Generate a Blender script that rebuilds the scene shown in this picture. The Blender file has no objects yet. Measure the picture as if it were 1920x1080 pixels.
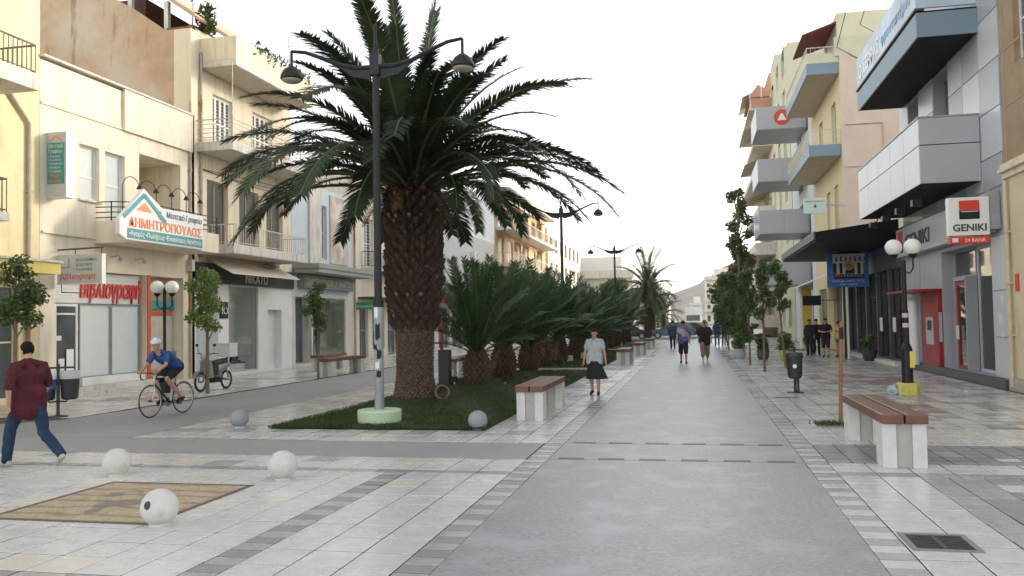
import bpy, bmesh, math, random
from mathutils import Vector, Matrix, Euler
random.seed(7)
R = math.radians
scene = bpy.context.scene
col = scene.collection

# ------------------------------------------------------------------ camera, sky, sun, exposure
EYE = Vector((0.0, 0.0, 1.85))
yaw, pitch, roll = 0.209512, 0.0392722, -0.0178498
F = Vector((-math.sin(yaw)*math.cos(pitch), math.cos(yaw)*math.cos(pitch), math.sin(pitch)))
Rt = Vector((math.cos(yaw), math.sin(yaw), 0)); Up = Rt.cross(F)
R2 = Rt*math.cos(roll) + Up*math.sin(roll); U2 = Up*math.cos(roll) - Rt*math.sin(roll)
cd = bpy.data.cameras.new('camera'); cd.sensor_width = 36; cd.lens = 1597.71/1920*36
cd.clip_start = 0.1; cd.clip_end = 8000
cam = bpy.data.objects.new('camera', cd); col.objects.link(cam)
M = Matrix((R2, U2, -F)).transposed().to_4x4(); M.translation = EYE
cam.matrix_world = M
scene.camera = cam

SUN_AZ, SUN_EL = R(52), R(14)          # azimuth clockwise from +Y (down the street), behind the roofs on the right-hand side
w = bpy.data.worlds.new('World'); scene.world = w; w.use_nodes = True
wn = w.node_tree.nodes; wl = w.node_tree.links; wn.clear()
sky = wn.new('ShaderNodeTexSky'); sky.sky_type = 'NISHITA'; sky.sun_disc = False
sky.sun_elevation = SUN_EL; sky.sun_rotation = SUN_AZ
sky.air_density = 1.0; sky.dust_density = 1.2; sky.ozone_density = 1.0
hs = wn.new('ShaderNodeHueSaturation'); hs.inputs['Saturation'].default_value = 0.30; hs.inputs['Value'].default_value = 1.0
bg = wn.new('ShaderNodeBackground'); bg.inputs['Strength'].default_value = 0.15
wo = wn.new('ShaderNodeOutputWorld')
wl.new(sky.outputs[0], hs.inputs['Color']); wt = wn.new('ShaderNodeMix'); wt.data_type = 'RGBA'; wt.blend_type = 'MULTIPLY'; wt.inputs['Factor'].default_value = 1; wt.inputs['B'].default_value = (1.03,1.0,0.955,1)   # camera white balance
wl.new(hs.outputs[0], wt.inputs['A']); wl.new(wt.outputs['Result'], bg.inputs['Color']); wl.new(bg.outputs[0], wo.inputs[0])

sd = bpy.data.lights.new('sun', 'SUN'); sd.energy = 0.9; sd.angle = R(12); sd.color = (1.0, 0.9, 0.76)
so = bpy.data.objects.new('sun', sd); col.objects.link(so)
sdir = Vector((math.sin(SUN_AZ)*math.cos(SUN_EL), math.cos(SUN_AZ)*math.cos(SUN_EL), math.sin(SUN_EL)))
so.rotation_euler = sdir.to_track_quat('Z', 'Y').to_euler(); so.location = (20, 20, 40)
vs = scene.view_settings
vs.view_transform = 'Standard'; vs.look = 'None'; vs.gamma = 1; vs.use_curve_mapping = False; vs.exposure = 1.76
scene.cycles.max_bounces = 6; scene.cycles.transparent_max_bounces = 8; scene.cycles.use_denoising = True
scene.cycles.caustics_reflective = False; scene.cycles.caustics_refractive = False

# ------------------------------------------------------------------ materials
MATS = {}
def mat(name, c, rough=0.8, var=0.12, scale=3.0, bump=0.0, bscale=40.0, spec=0.5, metal=0.0, c2=None, cscale=None, detail=6, rvar=0.0, stain=None, stainpos=(0.5, 0.62), stscale=(1, 1, 0.25), emit=None, trans=False, spots=False):
    """Procedural surface: base colour with noise variation, optional second colour in patches, streaky stain, bump."""
    if name in MATS: return MATS[name]
    m = bpy.data.materials.new(name); m.use_nodes = True; MATS[name] = m
    nt = m.node_tree; N = nt.nodes; L = nt.links
    p = N['Principled BSDF']
    p.inputs['Roughness'].default_value = rough; p.inputs['Metallic'].default_value = metal
    p.inputs['Specular IOR Level'].default_value = spec
    geo = N.new('ShaderNodeNewGeometry')
    def noise(s, det=detail, vec=None):
        n = N.new('ShaderNodeTexNoise'); n.inputs['Scale'].default_value = s; n.inputs['Detail'].default_value = det; n.inputs['Roughness'].default_value = 0.6
        L.new(vec or geo.outputs['Position'], n.inputs['Vector']); return n
    n1 = noise(scale)
    rgb = None
    mx = N.new('ShaderNodeMix'); mx.data_type = 'RGBA'
    a = [max(0, x*(1-var)) for x in c]; b = [min(1, x*(1+var)) for x in c]
    rmp = N.new('ShaderNodeMapRange'); rmp.inputs['From Min'].default_value = 0.3; rmp.inputs['From Max'].default_value = 0.7
    L.new(n1.outputs['Fac'], rmp.inputs['Value']); L.new(rmp.outputs[0], mx.inputs['Factor'])
    mx.inputs['A'].default_value = (*a, 1); mx.inputs['B'].default_value = (*b, 1)
    rgb = mx.outputs['Result']
    def patch(rgb, colr, s, lo, hi, vec=None):
        n2 = noise(s, 8, vec); r2 = N.new('ShaderNodeMapRange'); r2.inputs['From Min'].default_value = lo; r2.inputs['From Max'].default_value = hi
        L.new(n2.outputs['Fac'], r2.inputs['Value'])
        m2 = N.new('ShaderNodeMix'); m2.data_type = 'RGBA'; L.new(r2.outputs[0], m2.inputs['Factor']); L.new(rgb, m2.inputs['A']); m2.inputs['B'].default_value = (*colr, 1)
        return m2.outputs['Result']
    if c2: rgb = patch(rgb, c2, cscale or 0.4, 0.5, 0.62)
    if stain:
        mp = N.new('ShaderNodeVectorMath'); mp.operation = 'MULTIPLY'; L.new(geo.outputs['Position'], mp.inputs[0]); mp.inputs[1].default_value = stscale
        rgb = patch(rgb, stain, 2.2, stainpos[0], stainpos[1], mp.outputs[0])
    if spots:      # gum marks and small drips
        vo = N.new('ShaderNodeTexVoronoi'); vo.inputs['Scale'].default_value = 3.2; L.new(geo.outputs['Position'], vo.inputs['Vector'])
        r4 = N.new('ShaderNodeMapRange'); r4.inputs['From Min'].default_value = 0.05; r4.inputs['From Max'].default_value = 0.085; r4.inputs['To Min'].default_value = 0.45; r4.inputs['To Max'].default_value = 0.0
        L.new(vo.outputs['Distance'], r4.inputs['Value']); gt = N.new('ShaderNodeMath'); gt.operation = 'GREATER_THAN'; gt.inputs[1].default_value = 0.62
        sc_ = N.new('ShaderNodeSeparateColor'); L.new(vo.outputs['Color'], sc_.inputs[0]); L.new(sc_.outputs[0], gt.inputs[0])
        ml = N.new('ShaderNodeMath'); ml.operation = 'MULTIPLY'; L.new(r4.outputs[0], ml.inputs[0]); L.new(gt.outputs[0], ml.inputs[1])
        m3 = N.new('ShaderNodeMix'); m3.data_type = 'RGBA'; L.new(ml.outputs[0], m3.inputs['Factor']); L.new(rgb, m3.inputs['A']); m3.inputs['B'].default_value = (0.13,0.13,0.135,1); rgb = m3.outputs['Result']
    L.new(rgb, p.inputs['Base Color'])
    if rvar:
        r3 = N.new('ShaderNodeMapRange'); r3.inputs['To Min'].default_value = max(0.03, rough-rvar); r3.inputs['To Max'].default_value = min(1, rough+rvar)
        r3.inputs['From Min'].default_value = 0.35; r3.inputs['From Max'].default_value = 0.65
        L.new(noise(1.3).outputs['Fac'], r3.inputs['Value']); L.new(r3.outputs[0], p.inputs['Roughness'])
    if bump:
        bp = N.new('ShaderNodeBump'); bp.inputs['Strength'].default_value = bump; bp.inputs['Distance'].default_value = 0.02
        L.new(noise(bscale, 4).outputs['Fac'], bp.inputs['Height']); L.new(bp.outputs[0], p.inputs['Normal'])
    if emit:
        p.inputs['Emission Color'].default_value = (*emit[0], 1); p.inputs['Emission Strength'].default_value = emit[1]
    if trans:
        p.inputs['Subsurface Weight'].default_value = 0.0
        tb = N.new('ShaderNodeBsdfTranslucent'); L.new(rgb, tb.inputs['Color'])
        ms = N.new('ShaderNodeMixShader'); ms.inputs[0].default_value = 0.25
        L.new(p.outputs[0], ms.inputs[1]); L.new(tb.outputs[0], ms.inputs[2]); L.new(ms.outputs[0], N['Material Output'].inputs['Surface'])
    return m

def glass_mat(name, tint=(0.75, 0.8, 0.8), clear=0.85):
    if name in MATS: return MATS[name]
    m = bpy.data.materials.new(name); m.use_nodes = True; MATS[name] = m
    N = m.node_tree.nodes; L = m.node_tree.links; N.clear()
    o = N.new('ShaderNodeOutputMaterial'); t = N.new('ShaderNodeBsdfTransparent'); t.inputs[0].default_value = (*tint, 1)
    g = N.new('ShaderNodeBsdfGlossy'); g.inputs['Roughness'].default_value = 0.02
    lw = N.new('ShaderNodeLayerWeight'); pw = N.new('ShaderNodeMath'); pw.operation = 'POWER'; pw.inputs[1].default_value = 4.0; L.new(lw.outputs['Facing'], pw.inputs[0])
    ad = N.new('ShaderNodeMath'); ad.operation = 'MULTIPLY_ADD'; ad.use_clamp = True; ad.inputs[1].default_value = 0.75; ad.inputs[2].default_value = 1-clear; L.new(pw.outputs[0], ad.inputs[0])
    ms = N.new('ShaderNodeMixShader'); L.new(ad.outputs[0], ms.inputs[0]); L.new(t.outputs[0], ms.inputs[1]); L.new(g.outputs[0], ms.inputs[2]); L.new(ms.outputs[0], o.inputs[0])
    return m

def tile_mat(name, c, rough, spread, stain=(0.25, 0.24, 0.22), stamt=0.3, pitch=(0.43, 0.43), off=(0.0, 0.0)):
    """Stone tile: each tile's own tone from a hash of its cell, plus fine veining and grime."""
    if name in MATS: return MATS[name]
    m = bpy.data.materials.new(name); m.use_nodes = True; MATS[name] = m
    N = m.node_tree.nodes; L = m.node_tree.links; p = N['Principled BSDF']
    geo = N.new('ShaderNodeNewGeometry')
    sub = N.new('ShaderNodeVectorMath'); sub.operation = 'SUBTRACT'; L.new(geo.outputs['Position'], sub.inputs[0]); sub.inputs[1].default_value = (off[0], off[1], 0)
    dv = N.new('ShaderNodeVectorMath'); dv.operation = 'DIVIDE'; L.new(sub.outputs[0], dv.inputs[0]); dv.inputs[1].default_value = (pitch[0], pitch[1], 100)
    fl = N.new('ShaderNodeVectorMath'); fl.operation = 'FLOOR'; L.new(dv.outputs[0], fl.inputs[0])
    wh = N.new('ShaderNodeTexWhiteNoise'); wh.noise_dimensions = '3D'; L.new(fl.outputs[0], wh.inputs['Vector'])
    n1 = N.new('ShaderNodeTexNoise'); n1.inputs['Scale'].default_value = 7; n1.inputs['Detail'].default_value = 8; L.new(geo.outputs['Position'], n1.inputs['Vector'])
    n2 = N.new('ShaderNodeTexNoise'); n2.inputs['Scale'].default_value = 0.8; n2.inputs['Detail'].default_value = 7; n2.inputs['Roughness'].default_value = 0.7; L.new(geo.outputs['Position'], n2.inputs['Vector'])
    def mr(src, a, b, lo=0.0, hi=1.0):
        r = N.new('ShaderNodeMapRange'); r.inputs['From Min'].default_value = lo; r.inputs['From Max'].default_value = hi; r.inputs['To Min'].default_value = a; r.inputs['To Max'].default_value = b
        L.new(src, r.inputs['Value']); return r.outputs[0]
    f = N.new('ShaderNodeMath'); f.operation = 'MULTIPLY'; L.new(mr(wh.outputs['Value'], 1-spread, 1+spread), f.inputs[0]); L.new(mr(n1.outputs['Fac'], 0.92, 1.08, 0.3, 0.7), f.inputs[1])
    vm = N.new('ShaderNodeVectorMath'); vm.operation = 'SCALE'; vm.inputs[0].default_value = c; L.new(f.outputs[0], vm.inputs['Scale'])
    mx = N.new('ShaderNodeMix'); mx.data_type = 'RGBA'; L.new(mr(n2.outputs['Fac'], 0, stamt, 0.48, 0.7), mx.inputs['Factor']); L.new(vm.outputs[0], mx.inputs['A']); mx.inputs['B'].default_value = (*stain, 1)
    L.new(mx.outputs['Result'], p.inputs['Base Color'])
    L.new(mr(n2.outputs['Fac'], rough-0.07, rough+0.12, 0.35, 0.65), p.inputs['Roughness'])
    bp = N.new('ShaderNodeBump'); bp.inputs['Strength'].default_value = 0.06; bp.inputs['Distance'].default_value = 0.02; L.new(n1.outputs['Fac'], bp.inputs['Height']); L.new(bp.outputs[0], p.inputs['Normal'])
    return m

# ------------------------------------------------------------------ mesh builder
class MB:
    def __init__(self, tf=None, flip=False): self.v = []; self.f = []; self.tf = tf; self.flip = flip; self.mi = []; self.cur = 0
    def add(self, vs, fs):
        o = len(self.v)
        self.v += [Vector(self.tf(*p)) if self.tf else Vector(p) for p in vs]
        for f in fs:
            f = [i+o for i in f]
            self.f.append(f[::-1] if self.flip else f); self.mi.append(self.cur)
        return self
    def box(self, x0, x1, y0, y1, z0, z1):
        if x0 > x1: x0, x1 = x1, x0
        if y0 > y1: y0, y1 = y1, y0
        if z0 > z1: z0, z1 = z1, z0
        return self.add([(x0,y0,z0),(x1,y0,z0),(x1,y1,z0),(x0,y1,z0),(x0,y0,z1),(x1,y0,z1),(x1,y1,z1),(x0,y1,z1)],
                 [(0,3,2,1),(4,5,6,7),(0,1,5,4),(1,2,6,5),(2,3,7,6),(3,0,4,7)])
    def obox(self, c, s, m):
        """Box of full size s about the origin, moved by 4x4/3x3 matrix m then to c."""
        vs = []
        for z in (-.5,.5):
            for (x,y) in ((-.5,-.5),(.5,-.5),(.5,.5),(-.5,.5)):
                vs.append(tuple(Vector(c) + m @ Vector((x*s[0],y*s[1],z*s[2]))))
        return self.add(vs, [(0,3,2,1),(4,5,6,7),(0,1,5,4),(1,2,6,5),(2,3,7,6),(3,0,4,7)])
    def quad(self, a, b, c, d): return self.add([a,b,c,d], [(0,1,2,3)])
    def tube(self, pts, rad, n=10, cap=True, sx=1.0):
        pts = [Vector(p) for p in pts]
        if not isinstance(rad, (list,tuple)): rad = [rad]*len(pts)
        vs, fs = [], []
        t0 = (pts[1]-pts[0]).normalized()
        ref = Vector((0,0,1)) if abs(t0.z) < 0.9 else Vector((1,0,0))
        nx = t0.cross(ref).normalized()
        for i,p in enumerate(pts):
            t = (pts[min(i+1,len(pts)-1)]-pts[max(i-1,0)]).normalized()
            nx = (nx - t*nx.dot(t)).normalized(); ny = t.cross(nx)
            for k in range(n):
                a = 2*math.pi*k/n; vs.append(tuple(p + nx*math.cos(a)*rad[i]*sx + ny*math.sin(a)*rad[i]))
        for i in range(len(pts)-1):
            for k in range(n):
                fs.append((i*n+k, i*n+(k+1)%n, (i+1)*n+(k+1)%n, (i+1)*n+k))
        if cap: fs.append(tuple(range(n))[::-1]); fs.append(tuple((len(pts)-1)*n+k for k in range(n)))
        return self.add(vs, fs)
    def lathe(self, prof, n=24, c=(0,0,0), sx=1.0, sy=1.0):
        vs, fs = [], []
        for (r,z) in prof:
            for k in range(n):
                a = 2*math.pi*k/n; vs.append((c[0]+r*sx*math.cos(a), c[1]+r*sy*math.sin(a), c[2]+z))
        for i in range(len(prof)-1):
            for k in range(n): fs.append((i*n+k, i*n+(k+1)%n, (i+1)*n+(k+1)%n, (i+1)*n+k))
        fs.append(tuple(range(n))[::-1]); fs.append(tuple((len(prof)-1)*n+k for k in range(n)))
        return self.add(vs, fs)
    def sphere(self, c, r, n=20, m=12, s=(1,1,1)):
        prof = [(max(1e-4,r*math.sin(math.pi*i/m)), -r*math.cos(math.pi*i/m)*s[2]) for i in range(m+1)]
        return self.lathe(prof, n, c, s[0], s[1])
    def prism(self, poly, axis, a0, a1):
        """poly: 2-D points; axis x: (y,z) swept in x; axis y: (x,z) swept in y; axis z: (x,y) swept in z."""
        n = len(poly)
        def P(p,a): return (a,p[0],p[1]) if axis == 'x' else ((p[0],a,p[1]) if axis == 'y' else (p[0],p[1],a))
        vs = [P(p,a0) for p in poly]+[P(p,a1) for p in poly]
        fs = [tuple(range(n))[::-1], tuple(range(n,2*n))]+[(i,(i+1)%n,n+(i+1)%n,n+i) for i in range(n)]
        return self.add(vs, fs)
    def mesh(self, name, mats, smooth=False, origin=(0,0,0), bevel=0, recalc=True):
        me = bpy.data.meshes.new(name); o = Vector(origin)
        me.from_pydata([tuple(v-o) for v in self.v], [], self.f)
        if not isinstance(mats, (list,tuple)): mats = [mats]
        for m in mats: me.materials.append(m)
        if len(mats) > 1: me.polygons.foreach_set('material_index', self.mi)
        if recalc or bevel:
            bm = bmesh.new(); bm.from_mesh(me)
            if bevel: bmesh.ops.bevel(bm, geom=[e for e in bm.edges if len(e.link_faces)==2 and e.calc_face_angle(0) > 0.6], offset=bevel, segments=2, affect='EDGES', profile=0.6)
            if recalc: bmesh.ops.recalc_face_normals(bm, faces=bm.faces)
            bm.to_mesh(me); bm.free()
        if smooth: me.polygons.foreach_set('use_smooth', [True]*len(me.polygons))
        me.update(); return me
    def build(self, name, mats, parent=None, smooth=False, bevel=0, world=True, recalc=True):
        """world=True: coordinates were given in world space; the parent is an unrotated Empty."""
        org = (0,0,0)
        if parent is not None and world:
            q = parent; org = Vector((0,0,0))
            while q is not None: org = org + q.location; q = q.parent
        return link(name, self.mesh(name, mats, smooth, org, bevel, recalc), parent)
def link(name, me, parent=None, loc=(0,0,0), rot=(0,0,0), sc=None):
    o = bpy.data.objects.new(name, me); col.objects.link(o); o.parent = parent; o.location = loc; o.rotation_euler = rot
    if sc: o.scale = sc if isinstance(sc, (list,tuple)) else (sc,)*3
    return o
def tag(o, label=None, cat=None, group=None, kind=None):
    if label: o['label'] = label
    if cat: o['category'] = cat
    if group: o['group'] = group
    if kind: o['kind'] = kind
    return o
def thing(name, label, cat, loc=(0,0,0), rz=0, group=None):
    o = bpy.data.objects.new(name, None); col.objects.link(o); o.location = loc; o.rotation_euler = (0,0,rz); o.empty_display_size = 0.1
    return tag(o, label, cat, group)
def copy_tree(o, parent=None):
    c = o.copy(); col.objects.link(c); c.parent = parent
    for ch in list(o.children): copy_tree(ch, c)
    return c
_tmp = bpy.data.scenes.new('workbench')
def evaluated(o):
    """The object's final mesh, computed alone in a scratch scene so that the big scene is not re-evaluated."""
    _tmp.collection.objects.link(o); vl = _tmp.view_layers[0]; vl.update()
    me = bpy.data.meshes.new_from_object(o.evaluated_get(vl.depsgraph)); _tmp.collection.objects.unlink(o)
    return me
def lettering(text, org, right, up, size, m, parent, depth=0.012, name='lettering', align='LEFT', shear=0.0, width=None, bold=0.0):
    """Raised letters: a font curve turned to mesh and set on the plane org/right/up."""
    cu = bpy.data.curves.new('letters', 'FONT'); cu.body = text; cu.size = size; cu.extrude = depth/2; cu.align_x = align; cu.shear = shear; cu.offset = bold; cu.resolution_u = 3
    t = bpy.data.objects.new('letters', cu); me = evaluated(t)
    bpy.data.objects.remove(t); bpy.data.curves.remove(cu)
    me.name = name; me.materials.clear(); me.materials.append(m)
    rv = Vector(right).normalized(); uv = Vector(up).normalized(); nv = rv.cross(uv)
    xs = [v.co.x for v in me.vertices] or [0]
    k = 1.0 if not width else width/max(1e-3, max(xs)-min(xs))
    off = Vector((0,0,0)); q = parent
    while q is not None: off = off + q.location; q = q.parent
    for v in me.vertices: v.co = Vector(org)-off + rv*v.co.x*k + uv*v.co.y + nv*(v.co.z+depth/2)
    return link(name, me, parent)
# ------------------------------------------------------------------ ground: pavement, tiles, asphalt, lawn
grout = mat('grout', (0.10,0.098,0.092), 0.9, 0.15, 5)
m_asph = mat('asphalt_path', (0.285,0.291,0.298), 0.44, 0.26, 22, bump=0.12, bscale=160, spec=0.4, c2=(0.35,0.358,0.37), cscale=1.6, stain=(0.24,0.245,0.25), stainpos=(0.52,0.72), stscale=(0.9,0.3,1), spots=True)
m_road = mat('asphalt_road', (0.30,0.302,0.306), 0.55, 0.16, 60, bump=0.15, bscale=160, spec=.4, c2=(0.33,0.33,0.33), cscale=0.5, stain=(0.24,0.24,0.245), stainpos=(.55,.8), stscale=(1,.3,1), spots=True)
m_tw = tile_mat('tile_white', (0.60,0.60,0.59), 0.24, 0.045, stamt=0.10)
m_tb = tile_mat('tile_beige', (0.665,0.635,0.58), 0.22, 0.05, stamt=0.12)
m_tg = tile_mat('tile_grey', (0.41,0.41,0.405), 0.24, 0.08)
m_td = tile_mat('tile_dark', (0.285,0.288,0.292), 0.34, 0.09)
m_tr = tile_mat('tile_red', (0.35,0.25,0.225), 0.30, 0.14)
TM = {'w': m_tw, 'b': m_tb, 'g': m_tg, 'd': m_td, 'r': m_tr}

def struct(o, kind='structure'): o['kind'] = kind; return o
g = MB(); g.quad((-3000,-60,-0.05),(3000,-60,-0.05),(3000,4000,-0.05),(-3000,4000,-0.05))
struct(g.build('ground', mat('far_ground', (0.25,0.24,0.22), 0.9, 0.2, 0.02)))
g = MB(); g.quad((-17.5,2,-0.012),(8.0,2,-0.012),(8.0,100,-0.012),(-17.5,100,-0.012))
pav = struct(g.build('pavement', grout))

def sheet(name, poly, z, m, sub=0):
    b = MB(); b.add([(x,y,z) for (x,y) in poly], [tuple(range(len(poly)))]); return struct(b.build(name, m))
PX0, PX1 = -1.95, 1.32
sheet('path', [(PX0,2),(PX1,2),(PX1,78),(PX0,78)], 0.0, m_asph)
sheet('road_crossing', [(-40,11.3),(-2.26,11.3),(-2.26,12.8),(-9.4,12.8),(-40,12.8)], 0.0, m_road)
sheet('road', [(-9.4,12.804),(-9.4,78),(-12.5,78),(-12.5,27),(-12.5,18),(-12.7,15.2),(-14.5,13.6),(-18,12.804)], 0.001, m_road)
sheet('cross_street', [(-60,78.004),(60,78.004),(60,88),(-60,88)], -0.002, m_road)
sheet('road_beyond', [(-5,88.004),(4.5,88.004),(4.5,900),(-5,900)], 0.0, m_road)

tiles = []      # (x0,x1,y0,y1,type)
rng = random.Random(3)
def field(x0, x1, y0, y1, px, py, pick, skip=None):
    nx = max(1, round((x1-x0)/px)); ny = max(1, round((y1-y0)/py))
    for i in range(nx):
        for j in range(ny):
            a = x0+(x1-x0)*i/nx; b = x0+(x1-x0)*(i+1)/nx; c = y0+(y1-y0)*j/ny; d = y0+(y1-y0)*(j+1)/ny
            if skip and skip((a+b)/2, (c+d)/2): continue
            tiles.append((a,b,c,d,pick(i,j,(a+b)/2,(c+d)/2)))
def alt(a, b): return lambda i,j,x,y: a if (i+j) % 2 else b
P = 0.43
W = lambda i,j,x,y: 'w'
def mixw(i,j,x,y): return 'w' if rng.random() < 0.93 else 'b'
# left of the path
field(-2.24,-1.95, 4.8,78, 0.29,0.215, lambda i,j,x,y: ('g' if j%2 else 'd') if y<40 else 'g')
field(-3.53,-2.24, 4.8,10.15, P,P, mixw)
field(-3.82,-3.53, 4.8,10.15, 0.29,0.215, alt('d','g'))
in_mosaic = lambda x,y: -6.68<x<-5.27 and 7.40<y<8.90
def left_field(i,j,x,y):
    if y < 5.75: return 'd' if rng.random()<0.6 else 'g'
    return 'w' if rng.random()<0.86 else 'b'
field(-12.42,-3.82, 4.8,10.15, P,P, left_field, in_mosaic)
field(-16.8,-2.24, 10.15,10.37, P,0.22, lambda i,j,x,y: 'd' if i%3==0 else 'g')
field(-16.8,-2.24, 10.37,11.29, P,0.46, lambda i,j,x,y: 'b' if rng.random()<0.4 else ('g' if rng.random()<.15 else 'w'))
field(-9.38,-2.24, 12.81,14.16, P,0.45, lambda i,j,x,y: 'g' if (j==2 and i%2) or rng.random()<0.08 else 'w')
field(-3.53,-2.24, 14.16,78, P,P, lambda i,j,x,y: 'g' if 31.4<y<33 and rng.random()<.5 else mixw(i,j,x,y))
field(-9.38,-7.52, 14.16,78, P,P, lambda i,j,x,y: 'b' if rng.random()<.6 else 'w')
field(-7.52,-3.53, 31.3,33.0, P,P, mixw)
field(-7.52,-3.53, 52.3,54.0, P,P, mixw)
# left pavement before the shops
field(-16.75,-12.72, 15.5,78, 0.48,0.45, lambda i,j,x,y: 'r' if (abs(y-19.8)<.5 or abs(y-27.5)<.5) and x>-15.8 and rng.random()<.5 else ('b' if rng.random()<.85 else 'w'))
# right of the path
field(1.32,1.61, 4.8,78, 0.29,0.215, lambda i,j,x,y: ('w' if j%2 else 'g') if y<40 else 'g')
grate_hole = lambda x,y: False
field(1.61,2.47, 4.8,10.50, P,P, W)
field(2.47,2.76, 4.8,10.50, 0.29,0.29, lambda i,j,x,y: 'g')
field(2.76,7.2, 4.8,10.50, 0.37,0.37, lambda i,j,x,y: 'd' if (x<3.9 and rng.random()<.6) else rng.choice('ggwd'))
field(1.61,7.2, 10.50,10.78, P,0.28, lambda i,j,x,y: 'd' if i%3==1 else 'g')
field(1.61,7.2, 10.78,11.40, P,0.31, lambda i,j,x,y: 'w' if rng.random()<.6 or x<2.5 else 'b')
field(1.61,7.2, 11.40,13.05, 0.29,0.275, lambda i,j,x,y: 'd' if rng.random()<.82 else rng.choice('gw'))
field(1.61,7.2, 13.05,14.9, P,P, lambda i,j,x,y: 'b' if x>2.5 else 'w')
field(1.61,7.2, 14.9,15.12, P,0.22, lambda i,j,x,y: 'd' if i%3==1 else 'b')
def right_field(i,j,x,y):
    if x < 2.5: return 'w'
    k = math.sin(x*1.3+y*0.55)+math.sin(y*0.9-x*0.7)
    if 3.2<x<5.8 and (abs(y-26)<2.6 or abs(y-18.2)<.9) and k > 0.1 and rng.random()<.75: return 'r'
    return 'g' if rng.random()<.35 else 'b'
field(1.61,7.2, 15.12,78, P,P, right_field)
holes = []

def tile_size(t):
    cx, cy = (t[0]+t[1])/2, (t[2]+t[3])/2; d2 = cx*cx+cy*cy
    pr = Vector((cx,cy,-1.85)); z = pr.dot(F)
    if z < 1: return 0
    u = pr.dot(R2)/z*1597.7; v = -pr.dot(U2)/z*1597.7
    if abs(u) > 985 or v > 570: return 0
    return (t[1]-t[0])*(t[3]-t[2])/(z**3)
tiles.sort(key=tile_size, reverse=True)
def keep(t):
    return not any(t[0] < h[1]-.02 and t[1] > h[0]+.02 and t[2] < h[3]-.02 and t[3] > h[2]+.02 for h in holes)
tiles = [t for t in tiles if keep(t)]
cache = {}
G2 = 0.0065
stuff = {}
for k,t in enumerate(tiles):
    dz = rng.uniform(-0.0012, 0.0012)
    if k < 300:
        key = (round(t[1]-t[0],3), round(t[3]-t[2],3), t[4])
        if key not in cache:
            hx, hy = key[0]/2-G2, key[1]/2-G2*1.3; e = 0.004
            b = MB(); b.cur = 0; b.add([(-hx,-hy,-.01),(hx,-hy,-.01),(hx,hy,-.01),(-hx,hy,-.01),(-hx,-hy,-e),(hx,-hy,-e),(hx,hy,-e),(-hx,hy,-e),(-hx+e,-hy+e,0),(hx-e,-hy+e,0),(hx-e,hy-e,0),(-hx+e,hy-e,0)],
                 [(0,1,5,4),(1,2,6,5),(2,3,7,6),(3,0,4,7),(4,5,9,8),(5,6,10,9),(6,7,11,10),(7,4,8,11),(8,9,10,11)])
            b.mi = [1,1,1,1,0,0,0,0,0]; cache[key] = b.mesh('tile', [TM[t[4]], grout], recalc=False)
        link('tile', cache[key], pav, ((t[0]+t[1])/2, (t[2]+t[3])/2, 0.002+dz))
    else:
        b = stuff.setdefault(t[4], MB())
        x0,x1,y0,y1 = t[0]+G2,t[1]-G2,t[2]+G2*1.3,t[3]-G2*1.3; z = 0.002+dz
        b.add([(x0,y0,-.008),(x1,y0,-.008),(x1,y1,-.008),(x0,y1,-.008),(x0,y0,z),(x1,y0,z),(x1,y1,z),(x0,y1,z)], [(0,1,5,4),(1,2,6,5),(2,3,7,6),(3,0,4,7),(4,5,6,7)])
allb = MB()
for i,(k,b) in enumerate(stuff.items()):
    o = len(allb.v); allb.v += b.v; allb.f += [[q+o for q in f] for f in b.f]; allb.mi += ([len(stuff)]*4+[i])*(len(b.f)//5)
struct(allb.build('tile_paving', [TM[k] for k in stuff]+[grout], pav, recalc=False), 'stuff')
# rows of dark slabs let into the path
b = MB()
slab = None
m_slab = mat('dark_slab', (0.10,0.103,0.11), 0.5, 0.15, 8)
for y in (11.42, 12.9):
    x = PX0+0.12
    k = 0
    while x < PX1-0.3:
        if slab is None: slab = MB().box(-.17,.17,-.06,.06,-.01,.004).mesh('slab', m_slab)
        link('slab', slab, pav, (x+.17, y, 0.0)); x += 0.54
b = MB(); 
for y in (11.34,12.82): b.box(PX0,PX1,y-.006,y+.006,-.01,.0015)
struct(b.build('path_joint', grout, pav))
# mosaic panel of pebbles
m = bpy.data.materials.new('pebble_mosaic'); m.use_nodes = True
N = m.node_tree.nodes; L = m.node_tree.links; pb = N['Principled BSDF']; geo = N.new('ShaderNodeNewGeometry')
vo = N.new('ShaderNodeTexVoronoi'); vo.inputs['Scale'].default_value = 34; L.new(geo.outputs['Position'], vo.inputs['Vector'])
cr = N.new('ShaderNodeValToRGB'); L.new(vo.outputs['Color'], cr.inputs[0])
cr.color_ramp.elements[0].color = (0.32,0.24,0.15,1); cr.color_ramp.elements[1].color = (0.52,0.42,0.28,1)
wv = N.new('ShaderNodeTexWave'); wv.wave_type = 'RINGS'; wv.inputs['Scale'].default_value = 1.0; wv.inputs['Distortion'].default_value = 5; wv.inputs['Detail'].default_value = 2; wv.inputs['Detail Scale'].default_value = 1.4
mpn = N.new('ShaderNodeVectorMath'); mpn.operation = 'SUBTRACT'; L.new(geo.outputs['Position'], mpn.inputs[0]); mpn.inputs[1].default_value = (-5.98,8.1,0); L.new(mpn.outputs[0], wv.inputs['Vector'])
r1 = N.new('ShaderNodeMapRange'); r1.inputs['From Min'].default_value = .10; r1.inputs['From Max'].default_value = .22; r1.inputs['To Min'].default_value = 0.6; r1.inputs['To Max'].default_value = 0; L.new(wv.outputs['Fac'], r1.inputs['Value'])
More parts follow.
